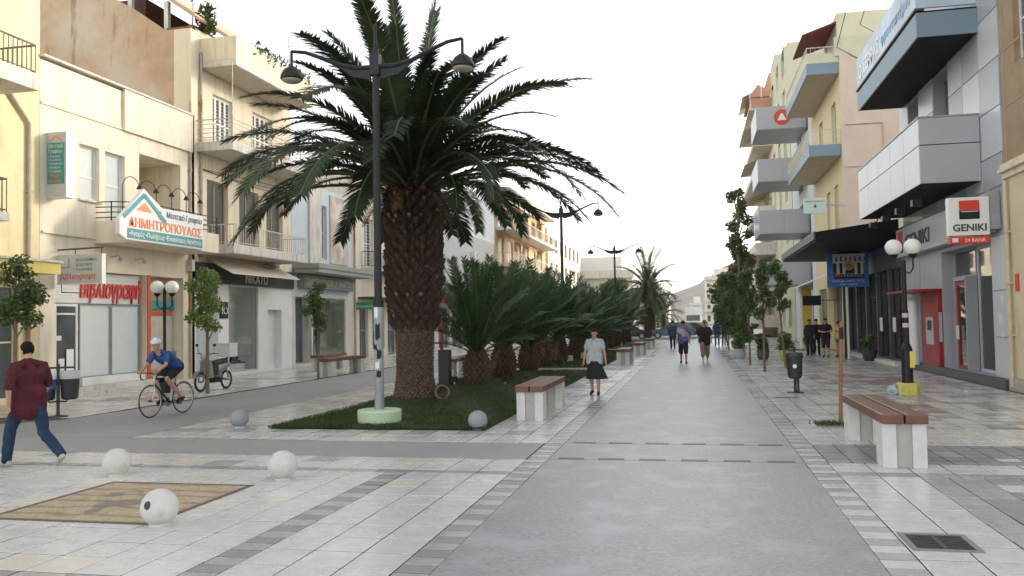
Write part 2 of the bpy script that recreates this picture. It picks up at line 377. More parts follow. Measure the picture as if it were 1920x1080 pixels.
mx = N.new('ShaderNodeMix'); mx.data_type = 'RGBA'; L.new(r1.outputs[0], mx.inputs['Factor']); L.new(cr.outputs[0], mx.inputs['A']); mx.inputs['B'].default_value = (0.17,0.14,0.11,1)
# darker figure in the middle
ns = N.new('ShaderNodeTexNoise'); ns.inputs['Scale'].default_value = 2.6; ns.inputs['Detail'].default_value = 4; L.new(geo.outputs['Position'], ns.inputs['Vector'])
ln = N.new('ShaderNodeVectorMath'); ln.operation = 'LENGTH'; L.new(mpn.outputs[0], ln.inputs[0])
sb = N.new('ShaderNodeMath'); sb.operation = 'MULTIPLY_ADD'; L.new(ln.outputs['Value'], sb.inputs[0]); sb.inputs[1].default_value = -0.35; L.new(ns.outputs['Fac'], sb.inputs[2])
r2 = N.new('ShaderNodeMapRange'); r2.inputs['From Min'].default_value = .38; r2.inputs['From Max'].default_value = .44; r2.inputs['To Max'].default_value = 0.85; L.new(sb.outputs[0], r2.inputs['Value'])
mx2 = N.new('ShaderNodeMix'); mx2.data_type = 'RGBA'; L.new(r2.outputs[0], mx2.inputs['Factor']); L.new(mx.outputs['Result'], mx2.inputs['A']); mx2.inputs['B'].default_value = (0.16,0.15,0.14,1)
L.new(mx2.outputs['Result'], pb.inputs['Base Color']); pb.inputs['Roughness'].default_value = 0.6
bp = N.new('ShaderNodeBump'); bp.inputs['Strength'].default_value = 0.4; bp.inputs['Distance'].default_value = 0.01; L.new(vo.outputs['Distance'], bp.inputs['Height']); L.new(bp.outputs[0], pb.inputs['Normal'])
mos = thing('mosaic_panel', 'tan pebble mosaic panel with dark border set into the pale paving', 'mosaic', (-5.98,8.13,0))
b = MB(); b.box(-6.84,-5.10,7.24,9.06,-.01,.007); b.build('pebble_field', m, mos)
b = MB()
for (x0,x1,y0,y1) in ((-6.90,-6.84,7.18,9.12),(-5.10,-5.04,7.18,9.12),(-6.84,-5.10,7.18,7.24),(-6.84,-5.10,9.06,9.12)): b.box(x0,x1,y0,y1,-.01,.009)
b.build('border', mat('mosaic_border', (0.12,0.09,0.075), 0.6, 0.3, 12), mos)

# lawn beds
m_soil = mat('lawn_soil', (0.035,0.05,0.02), 0.95, 0.3, 6, bump=0.5, bscale=30)
m_grass = mat('grass_blade', (0.045,0.085,0.022), 0.6, 0.4, 1.5, trans=True, c2=(0.075,0.085,0.028), cscale=1.1)
grng = random.Random(11)
BEDS = [(-7.5,-3.55,14.18,31.28,0),(-7.5,-3.55,33.02,52.28,1),(-7.5,-3.55,54.02,77,2)]
for (x0,x1,y0,y1,k) in BEDS:
    b = MB(); nx, ny = 10, int((y1-y0)*2)
    vs = []; 
    for j in range(ny+1):
        for i in range(nx+1):
            ed = min(i, nx-i, j, ny-j); vs.append((x0+(x1-x0)*i/nx, y0+(y1-y0)*j/ny, 0.004 if ed == 0 else 0.03+0.02*math.sin(i*1.3+j*.7)))
    b.add(vs, [(j*(nx+1)+i, j*(nx+1)+i+1, (j+1)*(nx+1)+i+1, (j+1)*(nx+1)+i) for j in range(ny) for i in range(nx)])
    struct(b.build('lawn', m_soil, recalc=False, smooth=True))
b = MB(); vs=[]; fs=[]
for _ in range(42000):
    y = 14.14+ (32.0-14.14)*grng.random()**1.7
    if 31.25 < y: continue
    x = grng.uniform(-7.54,-3.51)
    hgt = grng.uniform(.03,.075); a = grng.uniform(0,6.28); wd = grng.uniform(.006,.012); lx, ly = grng.gauss(0,.03), grng.gauss(0,.03)
    z = .02; i = len(vs); dx, dy = math.cos(a)*wd, math.sin(a)*wd
    vs += [(x-dx,y-dy,z),(x+dx,y+dy,z),(x+lx,y+ly,z+hgt)]; fs.append((i,i+1,i+2))
for _ in range(12000):
    y = grng.uniform(33.1,50); x = grng.uniform(-7.5,-3.55); hgt = .06; a = grng.uniform(0,6.28); wd = .016; i = len(vs)
    dx, dy = math.cos(a)*wd, math.sin(a)*wd
    vs += [(x-dx,y-dy,.02),(x+dx,y+dy,.02),(x+grng.gauss(0,.03),y+grng.gauss(0,.03),.02+hgt)]; fs.append((i,i+1,i+2))
b.v = [Vector(p) for p in vs]; b.f = fs; b.mi = [0]*len(fs)
gr = b.build('grass', m_grass, recalc=False); tag(gr, 'dark green grass of the lawn beds under the palms', 'grass', kind='stuff')
# ------------------------------------------------------------------ buildings
XL, XR = -16.8, 7.4
TL = lambda u,d,z: (XL+d, u, z)
TR = lambda u,d,z: (XR-d, u, z)
SIDES = {'L': (TL, True), 'R': (TR, False)}
class Bld:
    def __init__(s, name, label, side, u0, u1, cat='building'):
        s.tf, s.flip = SIDES[side]; s.side = side; s.u0, s.u1 = u0, u1
        s.o = thing(name, label, cat, (XL if side == 'L' else XR, (u0+u1)/2, 0))
        s.N = Vector((1,0,0)) if side == 'L' else Vector((-1,0,0))
        s.right = Vector((0,1,0)) if side == 'L' else Vector((0,-1,0))
    def mb(s): return MB(s.tf, s.flip)
    def box(s, name, m, u0,u1,d0,d1,z0,z1, parent=None, bevel=0):
        return s.mb().box(u0,u1,d0,d1,z0,z1).build(name, m, parent or s.o, bevel=bevel)
    def wall(s, m, z0, z1, ops=(), rev=0.22, depth=9.0, u0=None, u1=None, name='wall', roof=True, side_u0=True, side_u1=True):
        """Facade with real openings (u0,u1,z0,z1), reveals, flank walls and a flat roof."""
        u0 = s.u0 if u0 is None else u0; u1 = s.u1 if u1 is None else u1
        us = sorted({u0,u1,*[min(max(o[i],u0),u1) for o in ops for i in (0,1)]}); zs = sorted({z0,z1,*[min(max(o[i],z0),z1) for o in ops for i in (2,3)]})
        b = s.mb()
        for i in range(len(us)-1):
            for j in range(len(zs)-1):
                uc, zc = (us[i]+us[i+1])/2, (zs[j]+zs[j+1])/2
                if any(o[0]<uc<o[1] and o[2]<zc<o[3] for o in ops): continue
                b.quad((us[i],0,zs[j]),(us[i],0,zs[j+1]),(us[i+1],0,zs[j+1]),(us[i+1],0,zs[j]))
        for o in ops:
            a,c,e,f = o[:4]; r = -(o[4] if len(o) > 4 else rev)
            b.quad((a,0,e),(a,r,e),(a,r,f),(a,0,f)); b.quad((c,r,e),(c,0,e),(c,0,f),(c,r,f))
            b.quad((a,0,f),(a,r,f),(c,r,f),(c,0,f)); b.quad((a,r,e),(a,0,e),(c,0,e),(c,r,e))
        if side_u0: b.quad((u0,0,z0),(u0,-depth,z0),(u0,-depth,z1),(u0,0,z1))
        if side_u1: b.quad((u1,0,z0),(u1,0,z1),(u1,-depth,z1),(u1,-depth,z0))
        b.quad((u0,-depth,z0),(u1,-depth,z0),(u1,-depth,z1),(u0,-depth,z1))
        if roof: b.quad((u0,0,z1),(u0,-depth,z1),(u1,-depth,z1),(u1,0,z1))
        return b.build(name, m, s.o, recalc=False)
    def window(s, u0,u1,z0,z1, rev=0.2, m=None, pane=None, fr=0.06, mull=1, trans=1, sill=None, name='window', cut=None):
        m = m or M_white; b = s.mb(); d0, d1 = -rev+0.005, -rev+0.06
        b.box(u0,u0+fr,d0,d1,z0,z1); b.box(u1-fr,u1,d0,d1,z0,z1); b.box(u0+fr,u1-fr,d0,d1,z0,z0+fr); b.box(u0+fr,u1-fr,d0,d1,z1-fr,z1)
        for k in range(1,mull+1):
            c = u0+(u1-u0)*k/(mull+1); b.box(c-fr*.45,c+fr*.45,d0,d1-.005,z0+fr,z1-fr)
        for k in range(1,trans+1):
            c = z0+(z1-z0)*k/(trans+1) if cut is None else cut; b.box(u0+fr,u1-fr,d0+.002,d1-.012,c-fr*.35,c+fr*.35)
        o = b.build(name, m, s.o)
        q = s.mb(); q.box(u0+fr*.5,u1-fr*.5,d0+.01,d0+.022,z0+fr*.5,z1-fr*.5); q.build('pane', pane or M_glass, o)
        if sill is not None: s.mb().box(u0-.06,u1+.06,-rev+.03,.08,z0-.07,z0-.005).build('sill', sill, o)
        return o
    def shutters(s, u0,u1,z0,z1, rev=0.2, m=None, leaves=2, name='window', lines=14):
        """Closed louvred shutters: leaves with slats."""
        m = m or M_white; o = None
        wdt = (u1-u0)/leaves
        b = s.mb(); b.box(u0,u0+.05,-rev+.005,-rev+.07,z0,z1); b.box(u1-.05,u1,-rev+.005,-rev+.07,z0,z1); b.box(u0+.05,u1-.05,-rev+.005,-rev+.07,z1-.05,z1); b.box(u0+.05,u1-.05,-rev+.005,-rev+.07,z0,z0+.04)
        o = b.build(name, m, s.o)
        for k in range(leaves):
            a = u0+.05+(u1-u0-.1)*k/leaves+.004; c = u0+.05+(u1-u0-.1)*(k+1)/leaves-.004
            b = s.mb(); f = .055; d0, d1 = -rev+.012,-rev+.05
            b.box(a,a+f,d0,d1,z0+.045,z1-.055); b.box(c-f,c,d0,d1,z0+.045,z1-.055)
            for zz in (z0+.045,(z0+z1)/2-.04,z1-.055-f): b.box(a+f,c-f,d0,d1-.004,zz,zz+f)
            for q in range(lines):
                zz = z0+.11+(z1-z0-.24)*q/lines
                b.add([(a+f,d0+.005,zz+.03),(c-f,d0+.005,zz+.03),(c-f,d1-.008,zz),(a+f,d1-.008,zz)], [(0,1,2,3)])
            b.build('shutter', m, o)
        q = s.mb(); q.box(u0+.06,u1-.06,-rev-.012,-rev+.003,z0+.05,z1-.06); q.build('pane', M_dark, o)
        return o
    def railing(s, u0,u1,d,z0,z1, m, parent, step=0.13, mode='v', r=0.012, ends=True, rails=None):
        b = s.mb(); t = r*1.6
        b.box(u0,u1,d-t,d+t,z1-t,z1+t); b.box(u0,u1,d-t*.8,d+t*.8,z0+.06,z0+.06+t)
        if ends:
            for uu in (u0,u1): b.box(uu-t,uu+t,0.0,d,z1-t,z1+t); b.box(uu-t*.8,uu+t*.8,0,d,z0+.06,z0+.06+t)
        if mode == 'v':
            n = max(2,int((u1-u0)/step))
            for k in range(n+1):
                uu = u0+(u1-u0)*k/n; b.box(uu-r*.7,uu+r*.7,d-r*.7,d+r*.7,z0,z1-t)
            if ends:
                n = max(2,int(d/step))
                for k in range(n):
                    dd = d*k/n+.03
                    for uu in (u0,u1): b.box(uu-r*.7,uu+r*.7,dd-r*.7,dd+r*.7,z0,z1-t)
        else:
            for k in range(1,(rails or 4)):
                zz = z0+(z1-z0)*k/(rails or 4); b.box(u0,u1,d-r,d+r,zz-r,zz+r)
                if ends:
                    for uu in (u0,u1): b.box(uu-r,uu+r,0,d,zz-r,zz+r)
            n = max(1,int((u1-u0)/1.2))
            for k in range(n+1):
                uu = u0+(u1-u0)*k/n; b.box(uu-t,uu+t,d-t,d+t,z0,z1)
        return b.build('railing', m, parent)
    def balcony(s, u0,u1,d,z0,z1, m, name='balcony'):
        return s.box(name, m, u0,u1,0.002,d,z0,z1, bevel=0.012)
    def text(s, txt, u, d, z, size, m, parent=None, **kw):
        p = Vector(s.tf(u,d,z)); return lettering(txt, p, s.right, (0,0,1), size, m, parent or s.o, **kw)

M_white = mat('white_paint', (0.74,0.74,0.71), 0.5, 0.06, 5)
M_dark = mat('dark_void', (0.015,0.015,0.017), 0.5, 0.2, 3)
M_glass = mat('window_glass', (0.09,0.10,0.105), 0.06, 0.25, 1.2, spec=0.8)
M_curtain = mat('pale_blind', (0.52,0.56,0.56), 0.35, 0.06, 3)
M_shop = glass_mat('shop_glass', (0.93,0.95,0.94), 0.93)
M_shopd = glass_mat('shop_glass_dark', (0.75,0.78,0.79), 0.9)
M_black = mat('black_metal', (0.014,0.0145,0.016), 0.42, 0.2, 8, spec=.3)
M_rail = mat('rail_brown', (0.10,0.075,0.055), 0.6, 0.25, 9)
M_railw = mat('rail_white', (0.58,0.55,0.48), 0.55, 0.2, 9, stain=(0.35,0.18,0.09), stainpos=(0.6,0.72))
M_cream = mat('cream_plaster', (0.75,0.665,0.505), 0.9, 0.06, 1.2, bump=0.12, bscale=35, stain=(0.55,0.46,0.34), stainpos=(0.50,0.78), stscale=(2.0,2.0,.2))
M_cream2 = mat('pale_cream_plaster', (0.77,0.70,0.56), 0.9, 0.06, 1.2, bump=0.12, bscale=35, stain=(0.58,0.50,0.38), stainpos=(0.50,0.80), stscale=(2.0,2.0,.2))
M_yellow = mat('yellow_plaster', (0.72,0.63,0.38), 0.9, 0.07, 1.5, bump=0.12, bscale=35, stain=(0.52,0.42,0.24), stainpos=(0.56,0.78))
M_awny = mat('yellow_sheet', (0.74,0.58,0.17), 0.6, 0.05, 2)
M_brown = mat('stained_render', (0.50,0.36,0.25), 0.95, 0.12, 2.0, bump=0.3, bscale=18, c2=(0.56,0.49,0.41), cscale=0.27, stain=(0.24,0.15,0.10), stainpos=(0.58,0.76), stscale=(1.2,1.2,0.2))
M_slabw = mat('white_slab', (0.64,0.61,0.55), 0.8, 0.08, 2, stain=(0.40,0.36,0.29), stainpos=(0.5,0.75), stscale=(2.5,2.5,.5))
M_under = mat('beige_soffit', (0.55,0.49,0.40), 0.9, 0.08, 2)
M_tan = mat('tan_plaster', (0.46,0.31,0.19), 0.9, 0.1, 1.5)
M_shopw = mat('white_shop_front', (0.76,0.76,0.74), 0.45, 0.04, 2)
M_redp = mat('orange_red_paint', (0.55,0.10,0.035), 0.5, 0.1, 4)
M_redl = mat('red_letters', (0.66,0.045,0.03), 0.45, 0.05, 4)
M_teal = mat('teal_print', (0.055,0.29,0.30), 0.45, 0.05, 3)
M_orange = mat('orange_print', (0.78,0.25,0.10), 0.45, 0.05, 3)
M_blueg = mat('slate_letters', (0.12,0.22,0.27), 0.45, 0.05, 3)
M_signw = mat('sign_white', (0.76,0.77,0.76), 0.35, 0.04, 3)
M_signg = mat('sign_grey', (0.52,0.53,0.52), 0.4, 0.05, 3)
M_lav = mat('sign_flank', (0.72,0.70,0.76), 0.4, 0.03, 3)
M_pipe = mat('drain_pipe', (0.44,0.38,0.30), 0.7, 0.2, 6, stain=(0.30,0.14,0.06), stainpos=(0.56,0.62))
M_siding = mat('white_siding', (0.68,0.69,0.67), 0.5, 0.04, 2)
M_grey = mat('grey_metal', (0.33,0.34,0.35), 0.4, 0.06, 3, metal=0.0)

def pipe(B, u, d, z0, z1, r=0.05, m=None, bend=None):
    b = B.mb(); pts = [(u,d,z0),(u,d,z1)]
    if bend: pts.append((u+bend[0],d+bend[1],z1+bend[2]))
    b.tube(pts, r, 8)
    for zz in [z0+(z1-z0)*k/4 for k in range(1,4)]: b.box(u-r*1.35,u+r*1.35,-.0,d+r*1.2,zz-.025,zz+.025)
    return b.build('drain_pipe', m or M_pipe, B.o, smooth=False)

# ---- yellow house at the left edge
B = Bld('yellow_house', 'yellow plastered house at the left edge with iron balconies and yellow sign', 'L', 8.0, 19.28)
B.wall(M_yellow, 0, 14.0, [(15.2,16.7,4.75,7.1),(15.2,16.7,8.3,10.8),(16.4,18.6,0.1,3.0),(12.6,15.4,0.1,3.0)])
for (a,c,e,f) in ((15.2,16.7,4.75,7.1),(15.2,16.7,8.3,10.8)): B.shutters(a,c,e,f, m=mat('brown_shutter',(0.10,0.065,0.045),0.6), leaves=2)
for (a,c) in ((16.4,18.6),(12.6,15.4)): B.window(a,c,0.1,3.0, m=mat('pale_yellow_frame',(0.66,0.6,0.4),.5), pane=M_glass, mull=1, trans=1)
p = B.balcony(9,17.9,1.2,7.72,8.13, M_slabw); B.railing(9,17.85,1.12,8.13,8.85, M_rail, p, step=.14)
p = B.balcony(12,17.1,1.1,4.42,4.62, M_slabw); B.railing(12,17.05,1.05,4.62,5.42, M_rail, p, step=.14)
B.box('sign_canopy', M_awny, 9,18.4,0.003,1.4,3.22,3.50, bevel=.01)
B.box('cornice', M_slabw, 9,18.43,0.003,1.45,3.503,3.56)
pipe(B, 18.85,.07, .1, 7.2, bend=(-.7,0,.7))
# ---- cream two-storey house
B = Bld('cream_house', 'cream two-storey house with a stationery shop below and an estate agent above', 'L', 19.3, 26.2)
ops = [(20.78,21.6,5.54,7.09),(21.85,22.74,4.6,7.07),(23.42,25.6,4.6,7.3,1.6),(19.85,23.78,.25,3.5,.3),(23.98,25.75,.12,3.5,.4)]
B.wall(M_cream2, 0, 9.05, ops)
B.box('parapet', M_cream2, 22.62,26.2,0.002,.10,7.85,9.12)
B.box('ledge', M_cream, 19.3,22.62,0.002,.035,7.86,7.92)
B.box('coping', M_slabw, 19.3,26.2,-.3,.14,9.121,9.18)
B.window(20.78,21.6,5.54,7.09, rev=.2, pane=M_curtain, mull=0, trans=1, cut=6.2, sill=M_slabw)
B.window(21.85,22.74,4.6,7.07, rev=.2, pane=M_curtain, mull=0, trans=1, cut=6.1)
B.box('loggia_wall', M_tan, 23.42,25.6,-1.62,-1.59,4.6,7.3)
B.box('loggia_door', M_slabw, 24.5,25.3,-1.588,-1.55,4.6,6.7)
B.box('ledge', M_cream, 19.35,21.5,.002,.06,4.42,4.48)
# curved balcony
b = B.mb(); pts = []
pl = [(21.4,0),(21.45,.55),(21.7,1.0),(22.1,1.25),(25.9,1.25),(25.9,0)]
b.prism(pl, 'z', 4.32, 4.60); bal = b.build('balcony', M_cream2, B.o)
b = B.mb(); b.prism([(a, c*1.0) for a,c in pl], 'z', 4.601, 4.95); 
bw = b.build('balcony_wall', M_cream2, bal)
b = B.mb()
for zz in (5.05,5.2,5.35,5.5): b.tube([(21.43,.02,zz),(21.47,.54,zz),(21.72,.98,zz),(22.1,1.22,zz),(25.88,1.22,zz)], .016, 6)
for (a,c) in ((21.47,.5),(22.1,1.2),(23.4,1.2),(24.7,1.2),(25.85,1.2)): b.tube([(a,c,4.94),(a,c,5.52)], .02, 6)
b.build('railing', M_black, bal)
# shop front
sf = B.box('sign_siding', M_siding, 19.88,23.76,-.24,-.2,2.58,3.48)
b = B.mb()
for k in range(9): b.box(19.9,23.74,-.2,-.188,2.6+k*.097,2.6+k*.097+.008)
b.build('siding_joint', M_signg, sf)
B.box('shop_plinth', M_shopw, 20.95,23.75,-.24,-.02,.25,.47); B.box('step', M_slabw, 19.6,25.9,.003,.5,0,.12); B.box('step', M_slabw, 19.75,23.9,-.2,.3,.121,.25)
for (a,c) in ((21.02,22.33),(22.37,23.68)):
    B.window(a,c,.47,2.56, rev=.24, pane=mat('white_roller', (0.60,0.65,0.64), .4, .03), m=mat('grey_frame',(0.28,0.3,0.3),.4), mull=0, trans=0, fr=.035)
B.window(20.06,20.95,.26,2.56, rev=.24, pane=M_glass, mull=0, trans=1, cut=2.28, fr=.07, name='door')
B.window(19.86,20.05,.3,2.56, rev=.24, pane=M_glass, mull=0, trans=0, fr=.02)
b = B.mb()
for (a,c,e,f) in ((20.2,20.42,.55,1.05),(20.5,20.78,.7,1.3),(20.1,20.3,1.55,1.68),(19.88,20.02,.6,1.0),(19.88,20.02,1.2,1.55),(19.88,20.02,1.75,2.0)): b.box(a,c,-.175,-.17,e,f)
b.build('notice', M_signw, B.o)
B.box('red_jamb', M_redp, 23.80,23.97,-.15,.03,.13,3.52, bevel=.01)
B.box('passage_wall', M_tan, 23.98,25.75,-.43,-.40,.12,3.5)
pb_ = B.box('notice_board', M_signg, 24.05,25.7,-.398,-.36,.5,2.35); B.box('board_band', M_teal, 24.0,25.74,-.398,-.34,2.45,2.75, pb_); B.box('board_band', M_redp, 24.05,25.6,-.398,-.33,2.25,2.37, pb_)
b = B.mb()
for k in range(5):
    for q in range(2): b.box(24.2+q*.75,24.75+q*.75,-.358,-.352,.7+k*.3,.92+k*.3)
b.build('paper', mat('paper_beige', (0.55,0.47,0.38), .6), pb_)
B.text('Βιβλιογραφή', 21.0,-.185,2.76, .74, M_redl, sf, width=2.7, shear=.22, bold=.012, depth=.03)
for u in (22.1,23.2): 
    b = B.mb(); b.tube([(u,.0,3.95),(u,.25,4.0),(u,.32,3.93)], .02, 6); b.sphere((u,.34,3.88), .07, 10, 6); b.build('spot_lamp', M_grey, B.o)
B.box('junction_box', M_slabw, 25.95,26.15,.003,.2,3.75,4.15, bevel=.02)
pipe(B, 26.1,.06,.1,9.6, r=.045)
# estate agent's sign on the balcony
sg = thing('estate_agent_sign', 'white estate agent sign with teal roof emblem and orange name on cream balcony', 'sign', (XL+1.35,22.8,4.3))
b = MB(TL, True); b.prism([(20.62,4.42),(20.62,4.86),(21.72,5.83),(22.5,5.42),(24.72,5.42),(24.72,4.33),(20.9,4.33)], 'x', 0,0) if False else None
b = MB(); poly = [(20.62,4.46),(20.62,4.88),(21.70,5.86),(22.55,5.40),(24.72,5.42),(24.72,4.33),(20.9,4.33)]
xa = XL+1.26; b.prism(poly, 'x', xa, xa+.14); b.build('board', M_signw, sg, bevel=.01)
xf = xa+.142
def strip(pts, x, w, m, name):
    b = MB(); 
    for i in range(len(pts)-1):
        a = Vector((0,*pts[i])); c = Vector((0,*pts[i+1])); n = Vector((1,0,0)).cross((c-a).normalized())*w/2
        q = [a-n,a+n,c+n,c-n]; b.prism([(v.y,v.z) for v in q], 'x', x, x+.012)
    return b.build(name, m, sg)
strip([(20.78,4.95),(21.70,5.68),(22.72,4.98)], xf, .13, M_teal, 'roof_emblem')
b = MB(); b.prism([(21.35,5.2),(22.05,5.2),(21.72,5.46)], 'x', xf, xf+.01); b.build('emblem', M_orange, sg)
b = MB(); b.prism([(22.35,5.30),(22.5,5.30),(22.5,5.02),(22.35,5.12)], 'x', xf, xf+.01); b.build('emblem', M_teal, sg)
b = MB(); b.box(xf,xf+.012,20.95,24.65,4.38,4.66); b.build('band', M_teal, sg)
lettering('ΔΗΜΗΤΡΟΠΟΥΛΟΣ', (xf,21.0,4.72), (0,1,0), (0,0,1), .36, M_orange, sg, width=3.6, bold=.008)
lettering('Μεσιτικό Γραφείο', (xf,22.75,5.14), (0,1,0), (0,0,1), .26, M_blueg, sg, width=1.85)
lettering('•Αγορές •Πωλήσεις •Ενοικιάσεις Ακινήτων', (xf+.012,21.0,4.45), (0,1,0), (0,0,1), .20, M_signw, sg, width=3.55, bold=.003)
for k in range(5):
    u = 21.35+k*.78
    L5 = thing('gooseneck_lamp', ['first','second','third','fourth','fifth'][k]+' small black gooseneck lamp from the left above estate agent sign', 'lamp', (XL+.9,u,5.2), group='gooseneck lamps over the estate agent sign')
    b = MB(); pts = [(XL+.95,u,5.2),(XL+.95,u,5.95)]+[(XL+.95+.02*q,u+.27-.27*math.cos(q*math.pi/8),5.95+.27*math.sin(q*math.pi/8)) for q in range(1,9)]
    b.tube(pts, .012, 6); b.build('neck', M_black, L5)
    b = MB(); e = pts[-1]; b.lathe([(.02,.06),(.045,.04),(.09,-.05),(.085,-.06)], 10, e); b.build('lamp_head', M_black, L5)
# upright sign box
sg = thing('upright_sign', 'tall narrow teal and grey sign box sticking out beside white windows', 'sign', (XL+.4,19.65,6.3))
b = MB(); b.box(XL+.003,XL+.62,19.52,19.82,5.35,7.12); b.build('box', M_lav, sg, bevel=.01)
yf = 19.52-.012
b = MB(); b.box(XL+.02,XL+.60,yf,19.52-.001,5.38,7.09); b.build('face', M_signg, sg)
b = MB(); b.box(XL+.05,XL+.57,yf-.01,yf-.001,5.72,6.82); b.build('panel', M_teal, sg)
rr = (1,0,0)
for k,(t,sz,w_) in enumerate((('Μεσιτικό',.15,.62),('Γραφείο',.15,.55),('• Αγορές',.09,.5),('• Πωλήσεις',.09,.55),('• Ενοικιάσεις',.09,.6),('• Ακινήτων',.09,.52),('• Εκτιμήσεις',.09,.55))):
    lettering(t, (XL+.08,yf-.011,[6.68,6.54,6.43,6.33,6.23,6.13,6.03][k]), rr, (0,0,1), sz, M_signw, sg, width=w_*.72, depth=.006)
lettering('Real', (XL+.12,yf-.011,5.89), rr, (0,0,1), .17, M_orange, sg, width=.3, depth=.006, shear=.2); lettering('Estate', (XL+.11,yf-.011,5.75), rr, (0,0,1), .15, M_orange, sg, width=.36, depth=.006, shear=.2)
b = MB(); b.prism([(XL+.12,6.88),(XL+.31,7.03),(XL+.52,6.88),(XL+.47,6.88),(XL+.31,6.99),(XL+.17,6.88)], 'y', yf-.008, yf-.001); b.build('roof_emblem', M_orange, sg)
# hanging stationery sign
sg = thing('hanging_sign', 'grey rectangular sign hung from a black bracket over the stationery shop door', 'sign', (XL+.7,19.95,3.9))
b = MB(); b.tube([(XL+.02,19.95,4.0),(XL+1.4,19.95,4.03)], .025, 8); b.tube([(XL+.55,19.95,4.0),(XL+.55,19.95,3.86)], .015, 6); b.tube([(XL+1.36,19.95,4.03),(XL+1.36,19.95,3.86)], .015, 6); b.tube([(XL+.12,19.95,3.06),(XL+.12,19.95,2.85),(XL+.8,19.95,2.82)], .015, 6); b.build('bracket', M_rail, sg)
b = MB(); b.box(XL+.05,XL+1.42,19.88,20.02,3.06,3.86); b.build('board', M_signg, sg, bevel=.01)
b = MB(); b.box(XL+.04,XL+1.43,19.875,20.025,3.055,3.08).box(XL+1.405,XL+1.43,19.875,20.025,3.08,3.86); b.build('rim', M_signw, sg)
[lettering(t_, (XL+.62,19.878,3.68-.13*k), rr, (0,0,1), .12, M_blueg, sg, width=w_, depth=.004) for k,(t_,w_) in enumerate((('φωτοτυπίες',.64),('χαρτικά',.5),('σχολικά',.5)))]
lettering('βιβλιογραφή', (XL+.12,19.878,3.2), rr, (0,0,1), .2, M_redl, sg, width=1.1, shear=.2, depth=.004)
b = MB(); b.box(XL+.12,XL+.42,19.87,19.879,3.5,3.52).box(XL+.40,XL+.42,19.87,19.879,3.52,3.76); b.build('mark', M_blueg, sg)

# ---- three-storey house with the stained party wall
B = Bld('corner_house', 'tall cream house with stained brown party wall, three balconies and white shoe shop', 'L', 26.22, 33.7)
ops = [(27.6,29.0,8.3,10.28),(30.45,32.05,8.3,10.3),(27.2,28.6,4.75,7.1),(29.4,30.9,4.75,7.1),(31.5,32.9,4.75,7.1),(26.5,27.9,.2,3.35,.4),(28.62,30.8,.14,3.38,.9),(31.55,32.75,.1,2.5,.35)]
B.wall(M_cream, 3.4, 12.1, [o for o in ops if o[2] > 3.5], depth=14, side_u0=False)
B.wall(M_shopw, 0, 3.4, [o for o in ops if o[2] < 3.5], depth=14, roof=False, name='shop_front')
b = MB(); b.prism([(XL,0),(XL,12.2),(XL-.95,12.2),(XL-2.3,13.15),(XL-14,19.5),(XL-14,0)], 'y', 26.2,26.42); b.build('party_wall', M_brown, B.o)
B.box('quoin', M_cream, 26.19,26.5,-.62,.03,9.2,12.2)
B.box('parapet', M_cream, 26.5,33.7,-.2,.02,12.1,12.3)
# roof terrace under a sloping roof
M_rust = mat('rust_beam',(0.22,0.09,0.06),.7)
for (x,y) in ((XL-1.15,26.6),(XL-2.6,26.6),(XL-.3,33.2)):
    b = MB(); b.box(x-.08,x+.08,y-.08,y+.08,12.2,12.55-(x-XL)*.72); b.build('roof_post', M_white, B.o)
b = MB(); b.box(XL-.95,XL-.02,26.25,26.4,12.201,12.3).box(XL-.22,XL-.02,26.4,33.6,12.301,12.4); b.build('terrace_beam', M_rust, B.o)
b = MB(); b.box(XL-9,XL-3.0,28.0,33.4,12.1,14.2); b.build('roof_room', mat('roof_room',(0.14,0.07,0.05),.8), B.o)
b = MB(); b.add([(XL+.25,26.1,12.5),(XL+.25,33.7,12.5),(XL-7,33.7,17.6),(XL-7,26.1,17.6),(XL+.25,26.1,12.66),(XL+.25,33.7,12.66),(XL-7,33.7,17.76),(XL-7,26.1,17.76)], [(0,3,2,1),(4,5,6,7),(0,1,5,4),(1,2,6,5),(2,3,7,6),(3,0,4,7)]); b.build('terrace_roof', mat('roof_edge',(0.50,0.40,0.27),.8,.1), B.o)
b = MB(); b.box(XL+.251,XL+.30,26.1,33.7,12.47,12.57); b.build('roof_gutter', M_rust, B.o)
# top solid balcony
p = B.balcony(26.8,33.0,1.4,10.98,11.2, M_slabw)
b = B.mb(); b.box(26.8,33.0,1.28,1.4,11.2,12.02).box(26.8,26.92,0,1.28,11.2,12.02).box(32.88,33.0,0,1.28,11.2,12.02); b.build('balcony_wall', M_cream, p, bevel=.01)
B.box('soffit', M_under, 26.85,32.95,.05,1.35,10.955,10.979, p)
# middle balcony
p = B.balcony(26.55,33.2,1.4,7.96,8.28, M_slabw); B.railing(26.6,33.15,1.36,8.28,9.06, M_railw, p, mode='h', rails=5)
for (a,c,e,f) in ops[:2]: B.shutters(a,c,e,f, leaves=4, rev=.18)
for (a,c,e,f) in ops[2:5]: B.window(a,c,e,f, m=M_tan, pane=M_glass, mull=1, trans=0)
